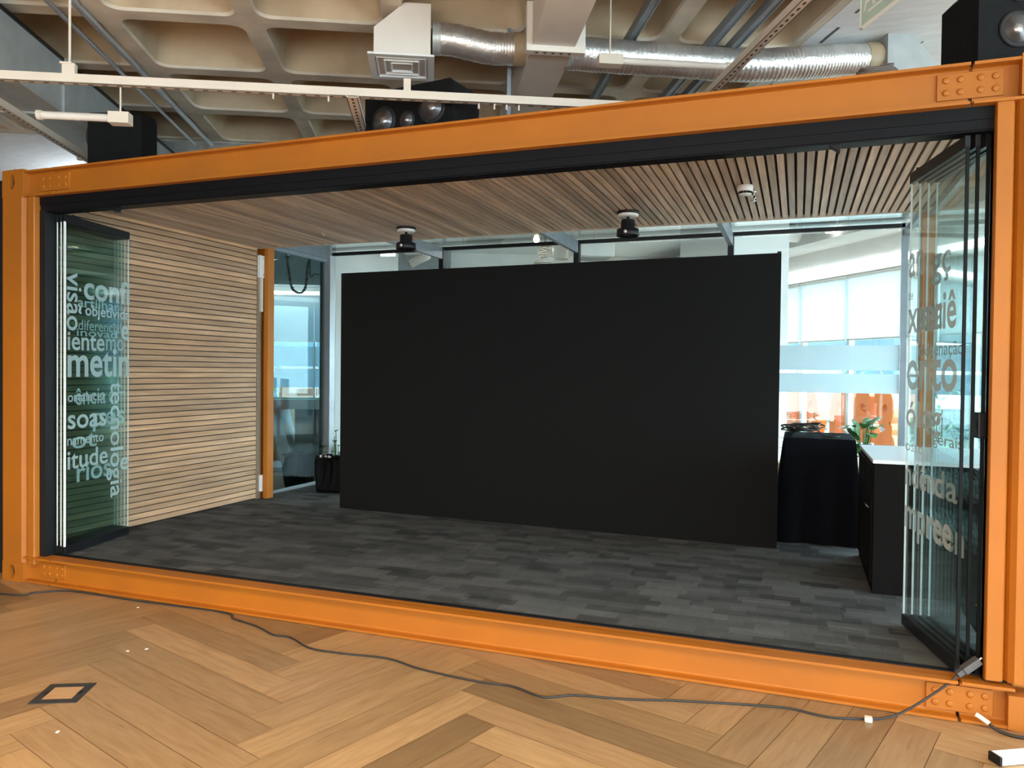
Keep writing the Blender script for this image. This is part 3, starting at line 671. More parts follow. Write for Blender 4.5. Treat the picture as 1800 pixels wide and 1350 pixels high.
# ================================================================== THINGS INSIDE THE CONTAINER
# display wall
A_ = Vector((1.158, 2.516, ZF)); B_ = Vector((5.169, 2.376, ZF)); rz = math.atan2(B_.y - A_.y, B_.x - A_.x); Wd = (B_ - A_).length
led = thing('display_wall', 'large black freestanding display wall in the middle of the container', 'display screen', A_, rz); M = ROOTM[led.name]
q = MB(); q.bbox((0, 0, .004), (Wd, .012, 2.272), .002, M=M); q.build('screen_face', LEDM, led)
q = MB(); q.box((.006, .013, .0), (Wd - .006, .085, 2.27), M=M); q.build('cabinet_frame', LEDF, led)
q = MB(); q.box((Wd - .03, -.002, 2.272), (Wd - .002, .05, 2.284), M=M); q.build('corner_clip', LEDF, led)
for fx in (.15, .5, .85):
    q = MB(); q.prism([M @ Vector((Wd * fx, .085, 1.5)), M @ Vector((Wd * fx, .085, 1.46)), M @ Vector((Wd * fx, .55, .05)), M @ Vector((Wd * fx, .085, .05)), M @ Vector((Wd * fx, .085, 0)), M @ Vector((Wd * fx, .60, 0))], M.to_3x3() @ Vector((.04, 0, 0))); q.build('brace', LEDF, led)

# draped table
def draped():
    m = MB(); n = 72; rows = 12; x0, x1, y0, y1, zt = 5.20, 5.735, 2.74, 3.45, 1.012
    def outline(t, e, wob):
        per = [((x0, y0), (x1, y0)), ((x1, y0), (x1, y1)), ((x1, y1), (x0, y1)), ((x0, y1), (x0, y0))]
        q = int(t * 4) % 4; f = t * 4 - int(t * 4); a, b = per[q]; x = a[0] + (b[0] - a[0]) * f; y = a[1] + (b[1] - a[1]) * f
        cx, cy = (x0 + x1) / 2, (y0 + y1) / 2
        nx, ny = (0, -1, 0) if 0 else ((0, -1), (1, 0), (0, 1), (-1, 0))[q]
        k = min(f, 1 - f) * 2; cr = max(0, 1 - k * 3)
        e2 = e * (1 + .5 * cr) + wob * math.sin(t * 60) * (1 - cr) + wob * .7 * math.sin(t * 37 + 1)
        if cr > 0: 
            vx, vy = x - cx, y - cy; l = math.hypot(vx, vy); nx = nx * (1 - cr) + vx / l * cr; ny = ny * (1 - cr) + vy / l * cr
        return x + nx * e2, y + ny * e2
    vs = []
    for r_ in range(rows + 1):
        f = r_ / rows; z = zt + (ZF + .004 - zt) * f
        e = .075 * f + (.004 if r_ else 0); wob = .016 * f
        for k in range(n):
            x, y = outline(k / n, e, wob); vs.append((x, y, z if r_ else zt))
    fs = [(r_ * n + k, r_ * n + (k + 1) % n, (r_ + 1) * n + (k + 1) % n, (r_ + 1) * n + k) for r_ in range(rows) for k in range(n)]
    m.add(vs, fs, 0, True)
    g = 10; tv = []
    for i in range(g + 1):
        for j in range(g + 1):
            x, y = x0 + (x1 - x0) * i / g, y0 + (y1 - y0) * j / g
            tv.append((x, y, zt + (.012 * math.sin(i * 1.7 + j) * math.sin(j * 1.3) if 0 < i < g and 0 < j < g else .0) + .002))
    m.add(tv, [(i * (g + 1) + j, (i + 1) * (g + 1) + j, (i + 1) * (g + 1) + j + 1, i * (g + 1) + j + 1) for i in range(g) for j in range(g)], 0, True)
    return m
t = tag(draped().build('draped_table', CLOTH), 'table fully covered by a floor length black cloth, right of the display wall', 'table')
def coil(c, r, turns, rad, seed, flat=.35):
    rnd = random.Random(seed); pts = []
    for k in range(turns * 14):
        a = k / 14 * 6.28319; rr = r * (1 + .22 * math.sin(k * .37 + seed)); pts.append((c[0] + rr * math.cos(a), c[1] + rr * .8 * math.sin(a), c[2] + rad + flat * rad * (k / 14) + .004 * math.sin(k * .9)))
    m = MB(); return m.tube(pts, rad, 6)
rnd = random.Random(11); pts = []
for k in range(84):
    a = k / 12 * 6.28319; rr = .12 + .05 * math.sin(k * .53) + rnd.uniform(-.02, .02)
    pts.append((5.33 + .03 * math.sin(k * .21) + rr * math.cos(a), 3.0 + .05 * math.cos(k * .17) + rr * .8 * math.sin(a), 1.042 + .022 * (1 + math.sin(k * .71)) + .0004 * k))
pts += [(5.50, 2.93, 1.03), (5.58, 2.86, 1.026), (5.63, 2.9, 1.026)]
q = MB(); q.tube(smooth_path(pts, 4), .006, 6); tag(q.build('cable_coil', CABLE), 'loose coil of black cable lying on the black draped table', 'cable')

# counter
ct = thing('counter_cabinet', 'black cabinet with white top behind the right glass doors', 'cabinet', (5.98, 1.8, ZF))
q = MB(); q.bbox((5.748, 1.345, ZF), (6.20, 2.40, .985), .004); q.bbox((6.262, 1.345, .0), (6.74, 2.40, .985), .004); q.build('body', BLKWOOD, ct)
q = MB(); q.bbox((5.74, 1.33, .985), (6.75, 2.42, 1.008), .003); q.build('countertop', WHITEL, ct, 'white countertop')
q = MB(); q.bbox((5.735, 1.37, ZF + .06), (5.75, 1.86, .96), .003); dr = q.build('door', BLKWOOD, ct)
q = MB(); q.tube([(5.733, 1.42, .70), (5.722, 1.43, .70), (5.722, 1.72, .70), (5.733, 1.73, .70)], .005, 8); q.build('handle', CHROME, dr, 'thin chrome handle')
q = MB(); q.bbox((5.735, 1.88, ZF + .06), (5.75, 2.38, .96), .003); q.build('door', BLKWOOD, ct)

# ceiling spots
def spot(c):
    t = thing('ceiling_spotlight', 'black ceiling spotlight with white ring, left of the two', 'spotlight', (c[0], c[1], ZC), 0, 'spotlights under the timber ceiling')
    T = Matrix.Translation((c[0], c[1], ZC))
    q = MB(); q.lathe([(.085, 0), (.085, -.012), (.078, -.02)], 28, T); q.build('canopy', BLACKM, t)
    q = MB(); q.lathe([(.078, -.020), (.078, -.034), (.06, -.040)], 28, T); q.build('reflector_ring', WHITEPL, t, 'white ring')
    q = MB(); q.lathe([(.012, -.036), (.012, -.075)], 12, T); q.build('stem', BLACKM, t)
    q = MB(); q.lathe([(.03, -.062), (.052, -.066), (.054, -.13), (.055, -.132)], 28, T); q.build('housing', BLACKM, t)
    q = MB(); q.lathe([(.055, -.128), (.083, -.136), (.088, -.185), (.080, -.19), (.06, -.178)], 28, T); q.build('shade', BLACKM, t)
    q = MB(); q.lathe([(.012, -.162), (.012, -.166)], 12, Matrix.Translation((c[0], c[1] - .088, ZC - .165)) @ Matrix.Rotation(R(90), 4, 'X') @ Matrix.Translation((0, 0, .166))); q.build('badge', WHITEPL, t)
    return t
s0 = spot((2.11, 2.057)); copy_tree(s0, (4.063, 1.984, ZC), 0, 'black ceiling spotlight with white ring, right of the two')
t = thing('smoke_detector', 'round white smoke detector under the timber ceiling', 'smoke detector', (4.959, 1.408, ZC))
T = Matrix.Translation((4.959, 1.408, ZC))
q = MB(); q.lathe([(.044, 0), (.050, -.005), (.050, -.035), (.046, -.042)], 26, T); q.build('base', WHITEPL, t)
q = MB()
for k in range(12):
    a = k * 6.28319 / 12; q.box((-.008, -.004, -.056), (.008, .004, -.040), M=T @ Matrix.Rotation(a, 4, 'Z') @ Matrix.Translation((0, -.040, 0)))
q.build('sensor_vents', BLACKM, t)
q = MB(); q.lathe([(.041, -.056), (.036, -.062)], 24, T); q.build('cap', WHITEPL, t)
t = thing('sprinkler_head', 'chrome sprinkler head behind the smoke detector', 'sprinkler', (5.0, 1.58, ZC)); T = Matrix.Translation((5.0, 1.58, ZC))
q = MB(); q.lathe([(.02, 0), (.02, -.01), (.009, -.012), (.009, -.03)], 14, T); q.build('escutcheon', CHROME, t)
q = MB(); q.tube([T @ Vector(v) for v in ((-.009, 0, -.03), (-.016, 0, -.045), (0, 0, -.065))], .003, 6); q.tube([T @ Vector(v) for v in ((.009, 0, -.03), (.016, 0, -.045), (0, 0, -.065))], .003, 6); q.build('frame', CHROME, t)
q = MB(); q.lathe([(.02, -.066), (.02, -.069)], 16, T); q.build('deflector', CHROME, t)
q = MB(); q.tube([(1.279, 2.027, ZC), (1.279, 2.027, ZC - .02), (1.295, 2.027, ZC - .035), (1.31, 2.02, ZC - .02)], .004, 6)
tag(q.build('ceiling_hook', WHITEPL), 'small white hook in the timber ceiling at the left', 'hook')

# boxes on the trim board beside the rear post
t = thing('alarm_box', 'white wall box high on the timber trim beside the rear orange post', 'wall box', (.10, 2.64, 2.46))
q = MB(); q.bbox((.098, 2.605, 2.455), (.135, 2.672, 2.685), .004); q.build('housing', WHITEPL, t)
for z in (2.49, 2.655):
    q = MB(); q.lathe([(.005, 0), (.005, .002)], 10, Matrix.Translation((.1345, 2.655, z)) @ Matrix.Rotation(R(90), 4, 'Y')); q.build('screw', BLACKM, t)
q = MB(); q.bbox((.098, 2.640, 2.11), (.125, 2.668, 2.455), .003); tag(q.build('cable_trunking', BEIGE), 'beige cable trunking below the white wall box', 'trunking')
q = MB(); q.bbox((.098, 2.640, .255), (.125, 2.672, .425), .003); tag(q.build('socket_box', WHITEPL), 'small white box low beside the rear orange post', 'wall box')

# bags by the glass
def bag(c, w, d, h, seed, rz):
    rnd = random.Random(seed); m = MB(); n = 28; T = Matrix.Translation(c) @ Matrix.Rotation(rz, 4, 'Z'); prof = [(0, -.015), (.08, 0), (.6, .003), (.9, .006), (1.0, .004), (.97, -.02), (.8, -.03)]; vs = []
    for f, e in prof:
        for k in range(n):
            a = k * 6.28319 / n; c_, s_ = math.cos(a), math.sin(a); q = max(abs(c_), abs(s_)) ** .95
            j = rnd.uniform(-.008, .008) * (1 + 2 * f); z = f * h + (rnd.uniform(-.02, .02) if .85 < f else 0)
            vs.append(T @ Vector(((w / 2 + e + j) * c_ / q, (d / 2 + e + j) * s_ / q, max(0, z))))
    fs = [(r_ * n + k, r_ * n + (k + 1) % n, (r_ + 1) * n + (k + 1) % n, (r_ + 1) * n + k) for r_ in range(len(prof) - 1) for k in range(n)]
    fs += [tuple(range(n - 1, -1, -1)), tuple((len(prof) - 1) * n + k for k in range(n))]
    return m.add(vs, fs, 0, False)
BAG = mat('black plastic bag', (.004, .0045, .0055), .6, noise=.3, nscale=20, bump=.3, bscale=30, spec=.15)
t = thing('waste_bin', 'black lined bin on the carpet beside the display wall edge', 'bin', (.52, 3.38, ZF)); bag((.52, 3.38, ZF), .34, .28, .39, 3, .25).build('liner', BAG, t)
q = MB()
for k in range(5): q.box((-.01, -.004, -.02), (.012, .004, .02), M=Matrix.Translation((.42 + .05 * k, 3.27 + .01 * k, ZF + .385)) @ Matrix.Rotation(k, 4, 'Y'))
q.build('paper_scraps', WHITEPL, t)
t = thing('waste_bin', 'black lined bin outside the side glass, behind the rear orange post', 'bin', (-.70, 4.42, 0)); bag((-.70, 4.42, 0.0), .31, .30, .43, 5, .2).build('liner', BAG, t)

# ================================================================== ABOVE THE CONTAINER
def strut(m, a, b, z, along, w=.041, h=.05):      # perforated lipped channel
    for k in (0, 1): pass
    return m
ch = thing('support_channel', 'long beige perforated channel running over the container from the left edge', 'channel', bw(2, -1.42, 3.05), BA)
HOLEM = mat('dark slot', (.05, .04, .03), .9, noise=.2)
def channel(a0, a1, b, z0, w, h, axis, pitch=.075, bolts=()):
    m = MB()
    if axis == 0:
        bbx(m, (a0, b - w / 2, z0), (a1, b - w / 2 + .004, z0 + h)); bbx(m, (a0, b + w / 2 - .004, z0), (a1, b + w / 2, z0 + h)); bbx(m, (a0, b - w / 2, z0), (a1, b + w / 2, z0 + .004))
        k = a0 + .02
        while k < a1: bbx(m, (k, b - .006, z0 - .0006), (k + .028, b + .006, z0 + .001), 1); k += pitch
    else:
        bbx(m, (b - w / 2, a0, z0), (b - w / 2 + .004, a1, z0 + h)); bbx(m, (b + w / 2 - .004, a0, z0), (b + w / 2, a1, z0 + h)); bbx(m, (b - w / 2, a0, z0), (b + w / 2, a1, z0 + .004))
        k = a0 + .02
        while k < a1: bbx(m, (b - .006, k, z0 - .0006), (b + .006, k + .028, z0 + .001), 1); k += pitch
    return m
CB, CZ0 = -1.42, 3.05
channel(-2.0, 4.56, CB, CZ0, .037, .049, 0).build('channel', [BEIGE, HOLEM], ch)
q = MB(); q.tube([bw(1.078, CB, CZ0 + .05), bw(1.078, CB, 3.80)], .007, 8); q.build('hanger_rod', BEIGE, ch)
q = MB(); bbx(q, (1.045, CB - .018, CZ0 + .049), (1.11, CB + .018, CZ0 + .105)); bbx(q, (1.035, CB - .022, CZ0 + .10), (1.095, CB + .022, CZ0 + .11)); q.build('hanger_clamp', BEIGE, ch)
q = MB(); bbx(q, (2.86, CB - .01, CZ0 + .049), (2.90, CB + .01, CZ0 + .118)); q.build('bracket_tab', BEIGE, ch)
for a in (2.145, 2.445, 2.595, 3.285, 3.374, 3.444, 3.515):
    q = MB(); q.tube([bw(a, CB, CZ0), bw(a, CB, CZ0 - .030)], .006, 8); q.build('bolt', BEIGE, ch)
ch = thing('support_channel', 'beige perforated channel at the far left under the galvanised duct', 'channel', bw(.24, 0, 3.2), BA)
channel(-3.0, 1.15, .24, 3.2, .041, .05, 1, .06).build('channel', [BEIGE, HOLEM], ch)
q = MB(); bbx(q, (.19, 1.02, 3.05), (.29, 1.04, 3.2)); q.build('end_bracket', BEIGE, ch)
ch = thing('support_channel', 'beige perforated channel crossing the silver duct at the right', 'channel', bw(4.785, -1.6, 3.3), BA)
channel(-3.4, -.80, 4.785, 3.3, .05, .045, 1, .06).build('channel', [BEIGE, HOLEM], ch)
ch = thing('support_channel', 'short perforated channel hanging below the long beige channel, left of the centre speaker', 'channel', bw(2.585, -1.2, 3.012), BA)
channel(-1.53, -.80, 2.585, 3.012, .062, .027, 1, .053).build('channel', [BEIGE, HOLEM], ch)

# rectangular duct
t = thing('rectangular_duct', 'beige rectangular air duct hanging over the middle of the container', 'duct', bw(3.75, -1.2, 3.5), BA)
q = MB(); bbx(q, (3.618, -4.2, 3.5), (3.881, -1.19, 3.74)); q.build('front_section', GREYP, t)
q = MB(); bbx(q, (3.618, -1.13, 3.5), (3.881, .9, 3.74)); q.build('rear_section', GREYP, t)
q = MB(); bbx(q, (3.585, -1.19, 3.465), (3.945, -1.13, 3.76)); q.build('flange', GREYP, t)
q = MB()
for k in range(5):
    q = MB(); bbx(q, (3.64 + k * .05, -1.172, 3.462), (3.658 + k * .05, -1.160, 3.4655)); q.build('flange_bolt', HOLEM, t)
q = MB(); bbx(q, (3.515, -.72, 3.2), (3.54, -.70, 3.80)); q.build('hanger_strap', ALUD, t)
# flexible ducts
def flex(path, r0, name, label):
    pts = smooth_path(path, 10); fine = []
    for i in range(len(pts) - 1):
        for k in range(4): fine.append(pts[i].lerp(pts[i + 1], k / 4))
    m = MB(); m.tube(fine, r0, 20, 0, True, lambda i: r0 * (1 + .022 * (1 if (i % 3) else -1) + .012 * math.sin(i * .31)))
    t = thing(name, label, 'duct', path[0], 0); m.build('foil_sleeve', FOIL, t)
    q = MB(); q.tube([pts[0] - (pts[1] - pts[0]).normalized() * .02, pts[0] + (pts[1] - pts[0]).normalized() * .03], r0 * 1.03, 20); q.build('collar', GALV, t)
    q = MB(); d = (pts[-1] - pts[-2]).normalized(); q.tube([pts[-1] - d * .07, pts[-1] + d * .03], r0 * 1.05, 20); q.build('collar', TAPE, t)
    return t
flex([bw(3.04, -.83, 3.655), bw(3.16, -.83, 3.652), bw(3.29, -.84, 3.625), bw(3.40, -.85, 3.605), bw(3.61, -.86, 3.605)], .098, 'flexible_duct', 'silver flexible duct from the diffuser box to the rectangular duct')
flex([bw(3.89, -.86, 3.60), bw(4.2, -.85, 3.597), bw(4.6, -.85, 3.592), bw(5.06, -.85, 3.585), bw(5.45, -.85, 3.62), bw(5.75, -.85, 3.655), bw(6.0, -.85, 3.675)], .104, 'flexible_duct', 'long silver flexible duct running right from the rectangular duct')
# diffuser box
t = thing('air_diffuser', 'beige air diffuser box with square louvred face, left of the rectangular duct', 'air diffuser', bw(2.83, -.8, 3.5), BA)
RB = Matrix.Rotation(BA, 4, 'Z')
q = MB(); q.prism([RB @ Vector(v) for v in ((2.655, -.93, 3.50), (3.008, -.93, 3.50), (3.008, -.93, 3.828), (2.847, -.93, 3.828), (2.655, -.93, 3.665))], RB.to_3x3() @ Vector((0, .36, 0))); q.build('plenum_box', GREYP, t)
q = MB(); cx, cy = 2.825, -.745
def frame(q, h0, h1, z0, z1, th=.006):
    vs = []
    for h_, z in ((h0, z0), (h1, z1)):
        for sx, sy in ((-1, -1), (1, -1), (1, 1), (-1, 1)): vs.append(bw(cx + sx * h_, cy + sy * h_, z))
    for h_, z in ((h0, z0 + th), (h1, z1 + th)):
        for sx, sy in ((-1, -1), (1, -1), (1, 1), (-1, 1)): vs.append(bw(cx + sx * h_, cy + sy * h_, z))
    fs = []
    for k in range(4):
        j = (k + 1) % 4; fs += [(k, j, 4 + j, 4 + k), (8 + k, 12 + k, 12 + j, 8 + j), (k, 8 + k, 8 + j, j), (4 + k, 4 + j, 12 + j, 12 + k)]
    q.add(vs, fs)
frame(q, .207, .165, 3.490, 3.490, .012); q.build('face_frame', WHITEP, t)
q = MB(); frame(q, .158, .118, 3.488, 3.53); frame(q, .112, .076, 3.488, 3.53); frame(q, .07, .035, 3.488, 3.525); bbx(q, (cx - .05, cy - .05, 3.515), (cx + .05, cy + .05, 3.52)); q.build('louvre_blades', WHITEP, t)
# right plenum
t = thing('plenum_box', 'pale grey duct end box at the right above the orange beam', 'duct', bw(6.1, -.7, 3.45), BA)
q = MB(); q.prism([RB @ Vector(v) for v in ((6.03, -.98, 3.40), (6.40, -.98, 3.40), (6.40, -.98, 3.60), (6.21, -.98, 3.80), (6.03, -.98, 3.80))], RB.to_3x3() @ Vector((0, .30, 0))); q.build('box', GALV, t)
q = MB(); q.tube([bw(6.10, -.97, 3.80), bw(6.10, -.97, 3.86)], .004, 6); q.build('hanger_rod', BLACKM, t)
# galvanised duct on the left
t = thing('galvanised_duct', 'large grey galvanised sheet duct at the upper left', 'duct', bw(.1, 0, 3.33), BA)
q = MB(); bbx(q, (-.02, -4, 3.335), (.4, 4.8, 3.71)); q.build('duct_body', GALV, t)
for b in (-1.2, 0.02, 1.24, 2.46, 3.68):
    q = MB(); bbx(q, (-.035, b - .02, 3.32), (.415, b + .02, 3.725)); q.build('flange', GALV, t)
q = MB(); bbx(q, (.398, -4, 3.70), (.412, 4.8, 3.725)); q.build('top_edge', BLACKM, t)
# pipes and unistruts on the slab
q = MB(); q.tube([bw(.66, -4.5, 3.775), bw(.66, 2.2, 3.775)], .016, 10); tag(q.build('conduit_pipe', ALU), 'grey conduit pipe along the ceiling, nearer the galvanised duct', 'pipe', 'conduits under the concrete ceiling')
q = MB(); q.tube([bw(.82, -4.5, 3.772), bw(.82, 2.2, 3.772)], .022, 10); tag(q.build('conduit_pipe', ALU), 'thicker grey conduit pipe along the ceiling, further from the galvanised duct', 'pipe', 'conduits under the concrete ceiling')
for a, lab in ((4.34, 'single grey strut on the ceiling just right of the rectangular duct'), (4.90, 'left of the paired grey struts on the ceiling over the long silver duct'), (5.06, 'right of the paired grey struts on the ceiling over the long silver duct')):
    q = MB(); bbx(q, (a - .03, -4.2, 3.735), (a + .012, 1.6, 3.795)); bbx(q, (a + .012, -4.2, 3.728), (a + .02, 1.6, 3.795)); tag(q.build('ceiling_strut', ALUD), lab, 'strut', 'struts under the concrete ceiling')
# linear lamps, unlit
def linear(a0, a1, b, z, box_at, label, rod_b, ztop):
    t = thing('linear_lamp', label, 'lamp', bw((a0 + a1) / 2, b, z), BA, 'linear lamps over the container')
    q = MB(); q.tube([bw(a0, b, z), bw(a1, b, z)], .021, 14); q.build('tube', TUBEOFF, t)
    q = MB(); c0, c1 = box_at; bbx(q, (c0, b - .035, z - .032), (c1, b + .035, z + .028)); q.build('driver_box', BEIGE, t)
    for a in (a0, a1):
        q = MB(); q.tube([bw(a - .012, b, z), bw(a + .012, b, z)], .027, 12); q.build('end_cap', BEIGE, t)
    q = MB(); rb = (c0 + c1) / 2; q.tube([bw(rb, b, z + .02), bw(rb, b, ztop)], .005, 8); q.build('hanger_rod', BEIGE, t)
linear(.916, 1.287, -1.40, 2.882, (1.278, 1.384), 'unlit beige linear lamp hanging before the left speaker', 0, 3.05)
linear(4.13, 4.80, -1.30, 3.385, (4.0, 4.145), 'unlit beige linear lamp hanging before the long silver duct', 0, 3.8)

# speakers
def speaker(name_label, loc, rz, w, d, h, drivers, cham=.0):
    t = thing('loudspeaker', name_label, 'speaker', loc, rz, None); M = ROOTM[t.name]
    q = MB()
    q.prism([M @ Vector(v) for v in ((-w / 2, -d / 2, .015), (w / 2, -d / 2, .015), (w / 2, d / 2, .015), (-w / 2, d / 2, .015))], (0, 0, h - .015)) if not cham else q.prism([M @ Vector((x, -d / 2, z)) for x, z in ((-w / 2, .015), (w / 2, .015), (w / 2, h - cham), (w / 2 - cham, h), (-w / 2 + cham, h), (-w / 2, h - cham))], M.to_3x3() @ Vector((0, d, 0)))
    q.build('cabinet', SPKM, t)
    for x, z, r_ in drivers:
        T = M @ Matrix.Translation((x, -d / 2, z)) @ Matrix.Rotation(R(90), 4, 'X')
        q = MB(); q.lathe([(r_ * 1.32, 0), (r_ * 1.32, .006), (r_ * 1.2, .012), (r_ * 1.02, .008)], 30, T); dv = q.build('surround', RUBBER, t)
        q = MB(); q.lathe([(r_, .009), (r_ * .9, .007), (r_ * .42, .003)], 30, T); q.lathe([(r_ * .40, .004), (r_ * .36, .012), (r_ * .22, .018), (.001, .02)], 24, T); q.build('cone', CONE, dv, 'silver cone')
    for sx in (-1, 1):
        for sy in (-1, 1):
            q = MB(); q.lathe([(.015, 0), (.015, .015)], 10, M @ Matrix.Translation((sx * (w / 2 - .03), sy * (d / 2 - .03), 0))); q.build('rubber_foot', RUBBER, t)
    return t
speaker('black centre loudspeaker with three silver cones on the container roof', (3.10, .42, H), R(-7), .64, .30, .335, [(-.175, .15, .068), (.0, .13, .042), (.175, .18, .072)], .02)
speaker('tall black loudspeaker on the container roof at the left, turned sideways', (.61, .47, H), R(-72), .22, .40, .48, [(0, .30, .09), (0, .13, .05)], .03)
speaker('black loudspeaker with one large silver cone at the upper right', (6.135, .29, H), R(20), .34, .30, .42, [(.0, .17, .062), (.0, .33, .03)], .05)
q = MB(); pts = []
for k in range(60):
    a = k / 14 * 6.28319; pts.append((5.62 + .075 * math.cos(a) * (1 + .15 * math.sin(k)), .10 + .03 * math.sin(a), H + .012 + .03 * (1 + math.sin(a)) * .5 + .0006 * k))
q.tube(pts, .005, 6); tag(q.build('cable_coil', mat('brown grey cable', (.16, .13, .11), .6, noise=.2)), 'small coil of thin cable on top of the orange beam, right', 'cable')

# exit sign
t = thing('exit_sign', 'pale green hanging sign plate with white lettering at the top right edge', 'sign', bw(4.9, -2.85, 3.06), BA)
q = MB(); bbx(q, (4.895, -2.98, 3.056), (4.905, -2.586, 3.23)); q.build('plate', SIGNG, t)
q = MB(); bbx(q, (4.893, -2.98, 3.052), (4.907, -2.582, 3.060)); bbx(q, (4.893, -2.590, 3.052), (4.907, -2.582, 3.234)); q.build('edge', SIGNW, t)
q = MB(); vs, fs = text_geo('A', .02); MS = RB @ Matrix.Translation((4.893, -2.612, 3.118)) @ Matrix.Rotation(R(-90), 4, 'Z') @ Matrix.Rotation(R(90), 4, 'X')
sc = .13; q.add([MS @ Vector((v.x * sc, v.y * sc, 0)) for v in vs], fs)
q.add([MS @ Vector(v) for v in ((.035, -.022, 0), (.16, -.022, 0), (.16, -.010, 0), (.035, -.010, 0))], [(0, 1, 2, 3)])
q.build('lettering', SIGNW, t)

# ================================================================== ON THE HALL FLOOR
cp = [(-1.2, -.42), (.338, -.264), (.52, -.16), (.645, -.06), (.80, -.034), (1.286, -.036), (1.967, -.012), (2.112, -.088), (2.327, -.145), (2.512, -.227), (2.631, -.228), (2.834, -.327), (3.033, -.327), (3.295, -.299), (3.528, -.362), (3.858, -.397), (4.032, -.385), (4.21, -.445), (4.341, -.372), (4.575, -.324), (4.825, -.244), (5.246, -.145), (5.391, -.162), (5.485, -.166), (5.66, -.105)]
path = [(x, y, .0055) for x, y in cp] + [(5.76, -.055, .03), (5.86, -.02, .095), (5.95, .01, .165), (5.985, .03, .20)]
t = thing('extension_cable', 'long black cable winding along the wooden floor in front of the orange beam', 'cable', (3.3, -.3, 0))
q = MB(); q.tube(smooth_path(path, 6), .0055, 8); q.build('cord', CABLE, t)
pa, pb = Vector((5.985, .03, .20)), Vector((6.075, .05, .275)); d = (pb - pa).normalized()
T = Matrix.Translation(pa) @ d.to_track_quat('X', 'Z').to_matrix().to_4x4()
q = MB(); q.bbox((0, -.016, -.012), (.035, .016, .012), .004, M=T); q.bbox((.03, -.022, -.016), (.115, .022, .016), .005, M=T); pg = q.build('power_adapter', mat('grey plastic adapter', (.10, .10, .105), .5, noise=.2), t)
q = MB(); q.tube([T @ Vector((.115, 0, 0)), T @ Vector((.13, 0, 0))], .006, 8); q.build('pin', CHROME, pg)
q = MB(); q.bbox((5.600, -.155, .0), (5.632, -.125, .022), .004); q.build('cable_tag', mat('cream tag', (.82, .78, .60), .6, noise=.1), t)
t = thing('short_cable', 'black cable end with white connector beside the right foot of the container', 'cable', (6.15, -.05, 0))
q = MB(); q.tube(smooth_path([(6.095, -.035, .03), (6.13, -.055, .012), (6.19, -.075, .007), (6.27, -.06, .006), (6.40, -.02, .006)], 6), .007, 8); q.build('cord', CABLE, t)
q = MB(); q.tube([(6.052, -.012, .052), (6.066, -.019, .046), (6.068, -.020, .045), (6.098, -.036, .029)], .010, 10); q.build('connector', mat('cream connector', (.85, .82, .68), .5, noise=.05), t)
# floor outlet box
fb = thing('floor_outlet_box', 'square dark floor outlet box set flush in the wooden floor at lower left', 'floor box', (2.114, -1.237, 0), BA); M = ROOTM[fb.name]
q = MB()
for a, b in (((-.104, -.108), (.104, -.068)), ((-.104, .068), (.104, .108)), ((-.104, -.068), (-.066, .068)), ((.066, -.068), (.104, .068))): q.box((a[0], a[1], 0), (b[0], b[1], .004), M=M)
q.build('frame', BOXM, fb)
q = MB(); q.box((-.066, -.068, 0), (.066, .068, .003), M=M); q.build('lid', mat('oak lid', (.50, .30, .15), .4, noise=.25, nscale=8, stretch=(1, 8, 1)), fb, 'wood covered lid')
for s in (-1, 1):
    q = MB(); q.bbox((s * .075 - .008, -.018, .003), (s * .075 + .008, .018, .0065), .001, M=M); q.build('latch', BLACKM, fb)
# white bar end at the lower right corner
t = thing('metal_bar', 'white square metal tube end at the lower right corner of the photo', 'bar', (6.3, -.6, .0), 0)
MBR = Matrix.Translation((6.05, -.352, .001)) @ Matrix.Rotation(R(30), 4, 'Z')
q = MB(); q.bbox((.012, -.03, .002), (.8, .03, .034), .002, M=MBR); q.build('tube', WHITEL, t)
q = MB(); q.bbox((0, -.03, .0), (.012, .03, .035), .002, M=MBR); q.build('end_cap', BLACKM, t)
for k, (x, y) in enumerate(((1.40, -.13), (2.02, -.66), (2.43, -1.52), (1.95, -.72))):
    q = MB(); q.box((-.008, -.005, 0), (.008, .005, .003), M=Matrix.Translation((x, y, 0)) @ Matrix.Rotation(k, 4, 'Z')); tag(q.build('paper_scrap', WHITEPL), ['tiny white scrap on the floor near the left end of the beam', 'tiny white scrap on the floor between cable and floor box', 'tiny white scrap on the floor below the floor box', 'tiny white scrap on the floor just above the floor box'][k], 'scrap', 'white scraps on the wooden floor')

# ================================================================== LOUNGE BEHIND
cl = thing('white_column', 'broad white column behind the right end of the display wall', 'column', bw(7.0, 3.7, 0), BA)
def wbox(pxa, pxb, py, d, dd, z0, z1):
    a, b = at(pxa, py, d), at(pxb, py, d); a.z = b.z = 0; u = (b - a); n = Vector((-u.y, u.x, 0)).normalized() * dd
    return [Vector((v.x, v.y, z0)) for v in (a, b, b + n, a + n)], z1 - z0
a, b, c = at(1195, 500, 10.2), at(1284, 500, 9.5), at(1386, 500, 9.9)
for v in (a, b, c): v.z = 0
q = MB(); q.prism([a, b, c, c + (a - b)], (0, 0, 3.8)); q.build('shaft', COLUMNP, cl)
q = MB(); q.box((-.15, 4.32, 0), (-.10, 5.9, 3.75)); tag(q.build('white_partition', COLUMNP), 'slim white partition seen edge on between the grey corner post and the display wall', 'partition')

